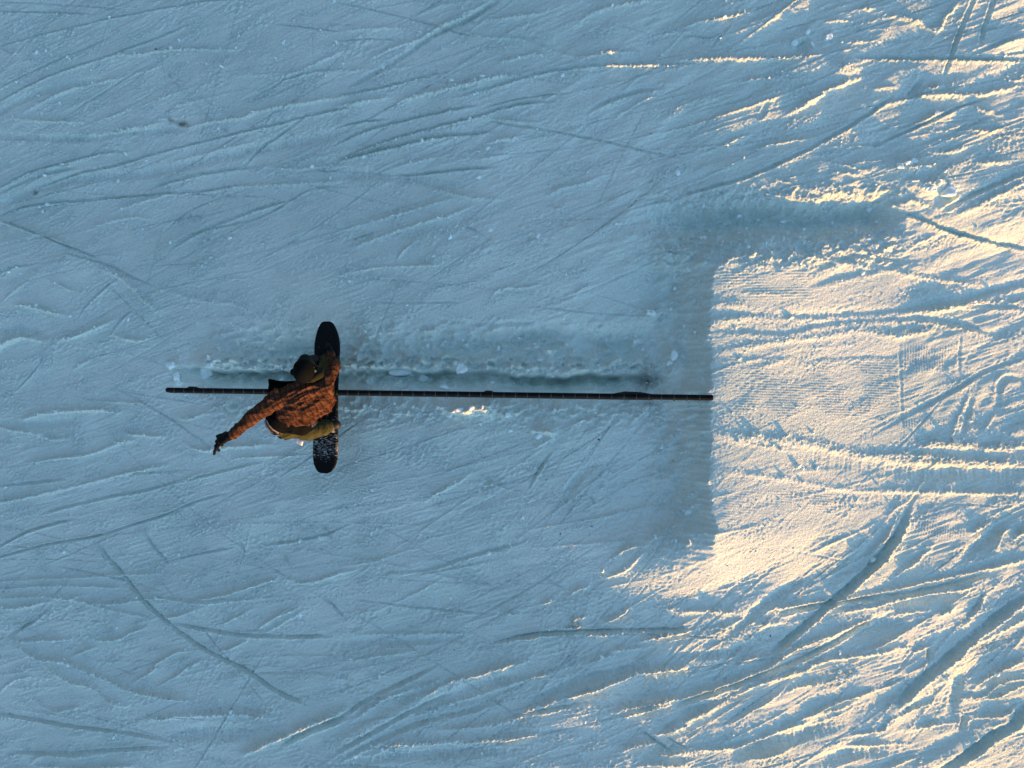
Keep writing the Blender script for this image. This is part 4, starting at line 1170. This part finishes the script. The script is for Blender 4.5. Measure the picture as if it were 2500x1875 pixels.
# --- gloves: palm, five fingers of their own length, curled
def glove(wr, hand_dir, palm_dn, spread, curl, thumb_side, L=1.0, name='glove'):
    d = hand_dir.normalized(); n_up = (-palm_dn).normalized(); s_ = d.cross(n_up).normalized() * thumb_side; n_up = s_.cross(d).normalized() * thumb_side
    if n_up.dot(-palm_dn) < 0: n_up = -n_up
    pr = [(wr - d * .03, .043, wr + d * .03, .043)]
    kn = []
    W = 1.7
    for i, (o, l) in enumerate(((.030, .98), (.010, 1.06), (-.010, 1.0), (-.029, .82))):
        k = wr + d * (.098 + (.004 if i in (1, 2) else 0)) * L + s_ * o * 1.02 * W
        pr.append((wr + d * .03 + s_ * o * .6, .027, k, .020)); kn.append((k, o, l, i))
    for k, o, l, i in kn:
        fd = (d + s_ * o * spread * 12).normalized(); p = k; r = .0185 if i < 3 else .0165; seg = [.050 * l * L, .034 * l * L, .026 * l * L]; cu = curl[i]
        for q, sl_ in enumerate(seg):
            a_ = cu * (q + .6) / 1.6; v = (fd * math.cos(a_) - n_up * math.sin(a_)).normalized()
            p2 = p + v * sl_; pr.append((p, r, p2, r * .92)); p = p2; r *= .92
    p = wr + d * .035 + s_ * .028; v1 = (d * .62 + s_ * .75 - n_up * .15).normalized(); v2 = (d * .85 + s_ * .35 - n_up * .35).normalized()
    pr += [(wr + d * .02 + s_ * .012, .024, p, .020), (p, .019, p + v1 * .040 * L, .0155), (p + v1 * .040 * L, .0155, p + v1 * .040 * L + v2 * .032 * L, .013)]
    g = organic(name, pr, m_glove, root, .0035, 3, fold2((s_.x, s_.y, s_.z), .02, .003, 61))
    return g
hd = (Q(510, 1086, .69) - wrL)
glove(wrL + hd.normalized() * .02, hd, Vector((.12, -.62, -.78)), 1.5, (.95, 1.25, 1.0, .45), 1, 1.2)
bm = bmesh.new(); q0 = Q(537, 1082, .74)   # pale strap and pull cord of the near glove
box(bm, q0 + Vector((.012, .004, .014)), Vector((.020, .003, 0)), Vector((0, .0022, 0)), Vector((0, 0, .002)))
box(bm, q0 + Vector((.004, -.018, .0)), Vector((.003, .024, 0)), Vector((.0025, 0, 0)), Vector((0, 0, .002)))
from_bm('glove_strap', bm, m_tag, root, smooth=False)
hdR = Vector((-.12, .35, -.80))
glove(wrR + hdR.normalized() * .02, hdR, Vector((-.9, -.2, -.2)), .5, (.6, .7, .7, .8), -1, 1.0)

# --- cap with brim, hood bunched behind the neck
def cap_f(co, no): return .002 * ridge_noise(co, (.3, .9, .2), .05, 71, .4)
organic('cap', [(head_c - fw * .02 + uph * .03, .088, head_c + fw * .01 + uph * .045, .084)], m_cap, root, .005, 4, cap_f, boxes=[ell(head_c + uph * .026 - fw * .006, .092, .108, .100, Rh)])
bm = bmesh.new(); rows = []
for i in range(13):
    a_ = math.radians(-68 + 136 * i / 12); row = []
    for rr in (.088, .115, .142 if 3 < i < 9 else .132):
        row.append(bm.verts.new(head_c + uph * (.040 - .05 * math.sin(a_) ** 2 - (rr - .088) * .2) + (fw * math.cos(a_) * rr * 1.13 + sideh * math.sin(a_) * min(rr, .105) * .97)))
    rows.append(row)
for a_, b2 in zip(rows, rows[1:]):
    for k in range(2): bm.faces.new((a_[k], a_[k + 1], b2[k + 1], b2[k]))
bmesh.ops.solidify(bm, geom=bm.faces[:], thickness=.005); bmesh.ops.recalc_face_normals(bm, faces=bm.faces)
from_bm('cap_brim', bm, cloth('brim_cloth', (.035, .045, .045))[0], root)
organic('ear_cup', [(head_c - sideh * .0 + Vector((-.095, .0, .0)), .032, head_c + Vector((-.075, .0, .0)), .036)], m_cap, root, .004, 2)
organic('hood', [(Q(737, 927, .99), .024, Q(762, 925, 1.02), .034), (Q(762, 925, 1.02), .036, Q(782, 915, 1.0), .034), (Q(782, 915, 1.0), .034, Q(786, 904, .95), .026), (Q(760, 920, .98), .04, Q(774, 912, .98), .04)],
    m_hood, root, .005, 4, lambda co, no: -.004 + .020 * ridge_noise(co, (.93, .33, .1), .034, 81, .4))
# ------------------------------------------------------------------ loose chunks of snow and specks of debris
m_chunk, t, b_ = material('snow_chunk', (.76, .90, .89), .75, 0, .25)
def chunk(px, py, sx, sy, sz, rot, label, sink=.25, seed=0, lab_kind='snow_chunk'):
    x, y, _ = px2w(px, py); x = float(x); y = float(y); z = snow_z(x, y)
    r = np.random.RandomState(seed)
    bm = bmesh.new(); bmesh.ops.create_icosphere(bm, subdivisions=3, radius=1)
    k = r.standard_normal((10, 3)); ph = r.uniform(0, 6, 10)
    for v in bm.verts:
        p = np.array(v.co); d = 1 + .24 * sum(math.sin(float(k[i] @ p) * (1.2 + .5 * i) + ph[i]) / (1 + .6 * i) for i in range(10))
        q = Vector((math.copysign(abs(v.co.x) ** .8, v.co.x), math.copysign(abs(v.co.y) ** .8, v.co.y), math.copysign(abs(v.co.z) ** .7, v.co.z)))
        v.co = Vector((q.x * sx * d, q.y * sy * d, q.z * sz * d))
    bmesh.ops.rotate(bm, verts=bm.verts, cent=(0, 0, 0), matrix=Matrix.Rotation(math.radians(rot), 3, 'Z'))
    me = bpy.data.meshes.new(lab_kind); bm.to_mesh(me); bm.free(); me.polygons.foreach_set('use_smooth', [seed % 3 == 0] * len(me.polygons))
    o = link_mesh(lab_kind, me, m_chunk); o.location = (x, y, z + sz * (1 - 2 * sink) * .6)
    tag(o, label, 'snow chunk', 'loose lumps of snow')
    return o
CH = [(2312, 468, .066, .042, .040, -8, 'largest sunlit lump of snow, lying below a bluish hollow right of the ramp'),
      (2265, 466, .042, .026, .028, 5, 'rounded sunlit snow lump just left of the largest lump'),
      (2281, 454, .024, .018, .018, 60, 'small snow lump leaning above the rounded lump'),
      (2246, 461, .016, .014, .014, 0, 'tiny snow lump at the left end of the row of lumps'),
      (2312, 450, .016, .028, .018, 8, 'upright snow lump touching the top of the largest lump'),
      (2232, 422, .040, .011, .014, 46, 'thin straight stick of snow lit along its edge above the lumps'),
      (2226, 445, .028, .012, .014, 0, 'flat snow sliver below the thin snow stick'),
      (2302, 421, .022, .014, .014, 30, 'small pale snow lump above the largest lump, alone'),
      (2210, 402, .050, .030, .025, 20, 'bluish rounded snow lump in the pile left of the thin snow stick'),
      (2192, 408, .035, .022, .020, -10, 'lower left bluish lump of the shaded pile'),
      (2222, 397, .026, .022, .018, 0, 'topmost bluish lump of the shaded pile'),
      (2020, 91, .042, .026, .028, 0, 'round pale lump at the upper right beside a dark pit in the snow'),
      (1970, 78, .030, .022, .020, 30, 'lump on the upper rim of the dark pit in the snow'),
      (1938, 104, .030, .024, .020, 60, 'lump on the left rim of the dark pit in the snow'),
      (2055, 103, .016, .014, .014, 0, 'crumb right of the round pale lump by the pit'),
      (1586, 768, .055, .028, .030, -10, 'lone pale snow lump on the shaded slope above the far end of the rail'),
      (1640, 868, .045, .028, .030, 60, 'upper lump of the pale pair left of the ramp lip'),
      (1633, 887, .038, .030, .028, 10, 'lower lump of the pale pair left of the ramp lip'),
      (423, 893, .060, .045, .035, 20, 'smooth snow lump above the left end of the rail'),
      (437, 922, .040, .055, .030, 0, 'low snow lump touching the left end of the rail'),
      (512, 912, .070, .060, .060, 30, 'big rounded snow block leaning on the rail left of the rider'),
      (523, 893, .050, .040, .045, 0, 'snow block on top of the pile left of the rider'),
      (1128, 900, .060, .045, .045, 15, 'round snow block in the middle of the bank beside the rail'),
      (1083, 943, .050, .020, .030, -10, 'snow lump fallen against the upper side of the rail'),
      (1038, 926, .065, .035, .035, -15, 'overhanging snow lump on the edge of the trench by the rail'),
      (990, 906, .120, .035, .040, 10, 'long snow slab on the bank just right of the rider'),
      (1152, 996, .030, .022, .025, 30, 'orange lit snow clod below the middle of the rail'),
      (1178, 995, .016, .024, .022, 0, 'upright orange lit clod right of the others below the rail'),
      (1132, 1006, .014, .012, .012, 0, 'small round lit clod at the foot of the orange clods'),
      (1238, 1011, .022, .018, .018, 30, 'single lit clod further right below the rail'),
      (1122, 1001, .045, .020, .022, 14, 'long orange lit clod nearest the left of the lit patch'),
      (1303, 1053, .030, .020, .022, 0, 'pale snow clod at the top of the scuffed patch below the rail'),
      (1315, 1063, .038, .022, .020, 30, 'larger snow clod inside the scuffed patch below the rail'),
      (1247, 1052, .022, .018, .016, 0, 'faint round clod left of the scuffed patch below the rail')]
for i, c in enumerate(CH): chunk(*c, seed=100 + i)
# crumbs scattered along the berms: nobody could count them
r = np.random.RandomState(5); cm = np.clip(crumb, 0, 1.2)
tb = bmesh.new(); bmesh.ops.create_icosphere(tb, subdivisions=1, radius=1)
tv = np.array([v.co[:] for v in tb.verts]); tf = np.array([[v.index for v in f.verts] for f in tb.faces]); tb.free()
N = 90000
xs_ = r.uniform(X0 + .6, X1 - .6, N); ys_ = r.uniform(Y0 + .5, Y1 - .5, N)
ii = ((xs_ - X0) / CELL).astype(int); jj = ((ys_ - Y0) / CELL).astype(int)
keep = (r.uniform(size=N) < cm[jj, ii] ** 1.5 * .8 + .01)
keep &= np.cumsum(keep) <= 7000
xs_, ys_, ii, jj = xs_[keep], ys_[keep], ii[keep], jj[keep]; n = len(xs_)
sz_ = np.minimum(.022, .0038 * np.exp(r.exponential(.42, n))); zz = Hf[jj, ii]
V_ = tv[None] * (1 + .35 * r.standard_normal((n, len(tv), 1))) * (sz_[:, None] * r.uniform(.6, 1.5, (n, 3)))[:, None, :]
th_ = r.uniform(0, 6.28, n); c_2, s_2 = np.cos(th_)[:, None], np.sin(th_)[:, None]
V_ = np.stack([V_[..., 0] * c_2 - V_[..., 1] * s_2 + xs_[:, None], V_[..., 0] * s_2 + V_[..., 1] * c_2 + ys_[:, None], V_[..., 2] + (zz + .25 * sz_)[:, None]], -1).reshape(-1, 3)
F_ = (tf[None] + (np.arange(n) * len(tv))[:, None, None]).reshape(-1, 3)
me = bpy.data.meshes.new('snow_crumbs'); me.from_pydata(V_.tolist(), [], F_.tolist()); me.update()
tag(link_mesh('snow_crumbs', me, m_chunk), kind='stuff')
m_speck, _, _ = material('debris', (.02, .025, .02), .8)
SP = [(1588, 328, .006, 'black speck on the slope midway along the upper right shade'), (1426, 85, .004, 'tiny black speck near the top centre'), (1339, 450, .004, 'tiny black speck in the upper middle, below the diagonal groove'),
      (1311, 531, .004, 'tiny black speck in the middle, under the tiny speck above'), (382, 121, .008, 'dark speck on a ridge above the brown stain'), (770, 98, .004, 'tiny dark speck at the upper left centre'),
      (1368, 1303, .008, 'largest black speck, alone in the lower middle'), (1462, 1073, .008, 'black speck below the rail on the right'), (1110, 1586, .005, 'thin black speck low in the middle'), (451, 1418, .005, 'black speck at the lower left'),
      (675, 1712, .005, 'black speck near the bottom left edge'), (1882, 1554, .009, 'dark speck among the sunlit tracks at the lower right'), (1445, 1285, .008, 'curved dark bit beside the largest black speck'), (1644, 1125, .005, 'black speck in the ramp shade'), (418, 460, .004, 'tiny dark speck at the upper left among the grooves')]
for i, (px, py, s_, lb) in enumerate(SP):
    x, y, _ = px2w(px, py); x = float(x); y = float(y)
    bm = bmesh.new(); bmesh.ops.create_icosphere(bm, subdivisions=2, radius=s_)
    for v in bm.verts: v.co = Vector((v.co.x * (1.3 + .4 * math.sin(i)), v.co.y * .8, v.co.z * .5)) * random.uniform(.8, 1.15)
    o = from_bm('debris_speck', bm, m_speck); o.location = (x, y, snow_z(x, y) + s_ * .3); o.rotation_euler = (0, 0, i * 1.3)
    tag(o, lb, 'debris', 'dark specks of debris on the snow')
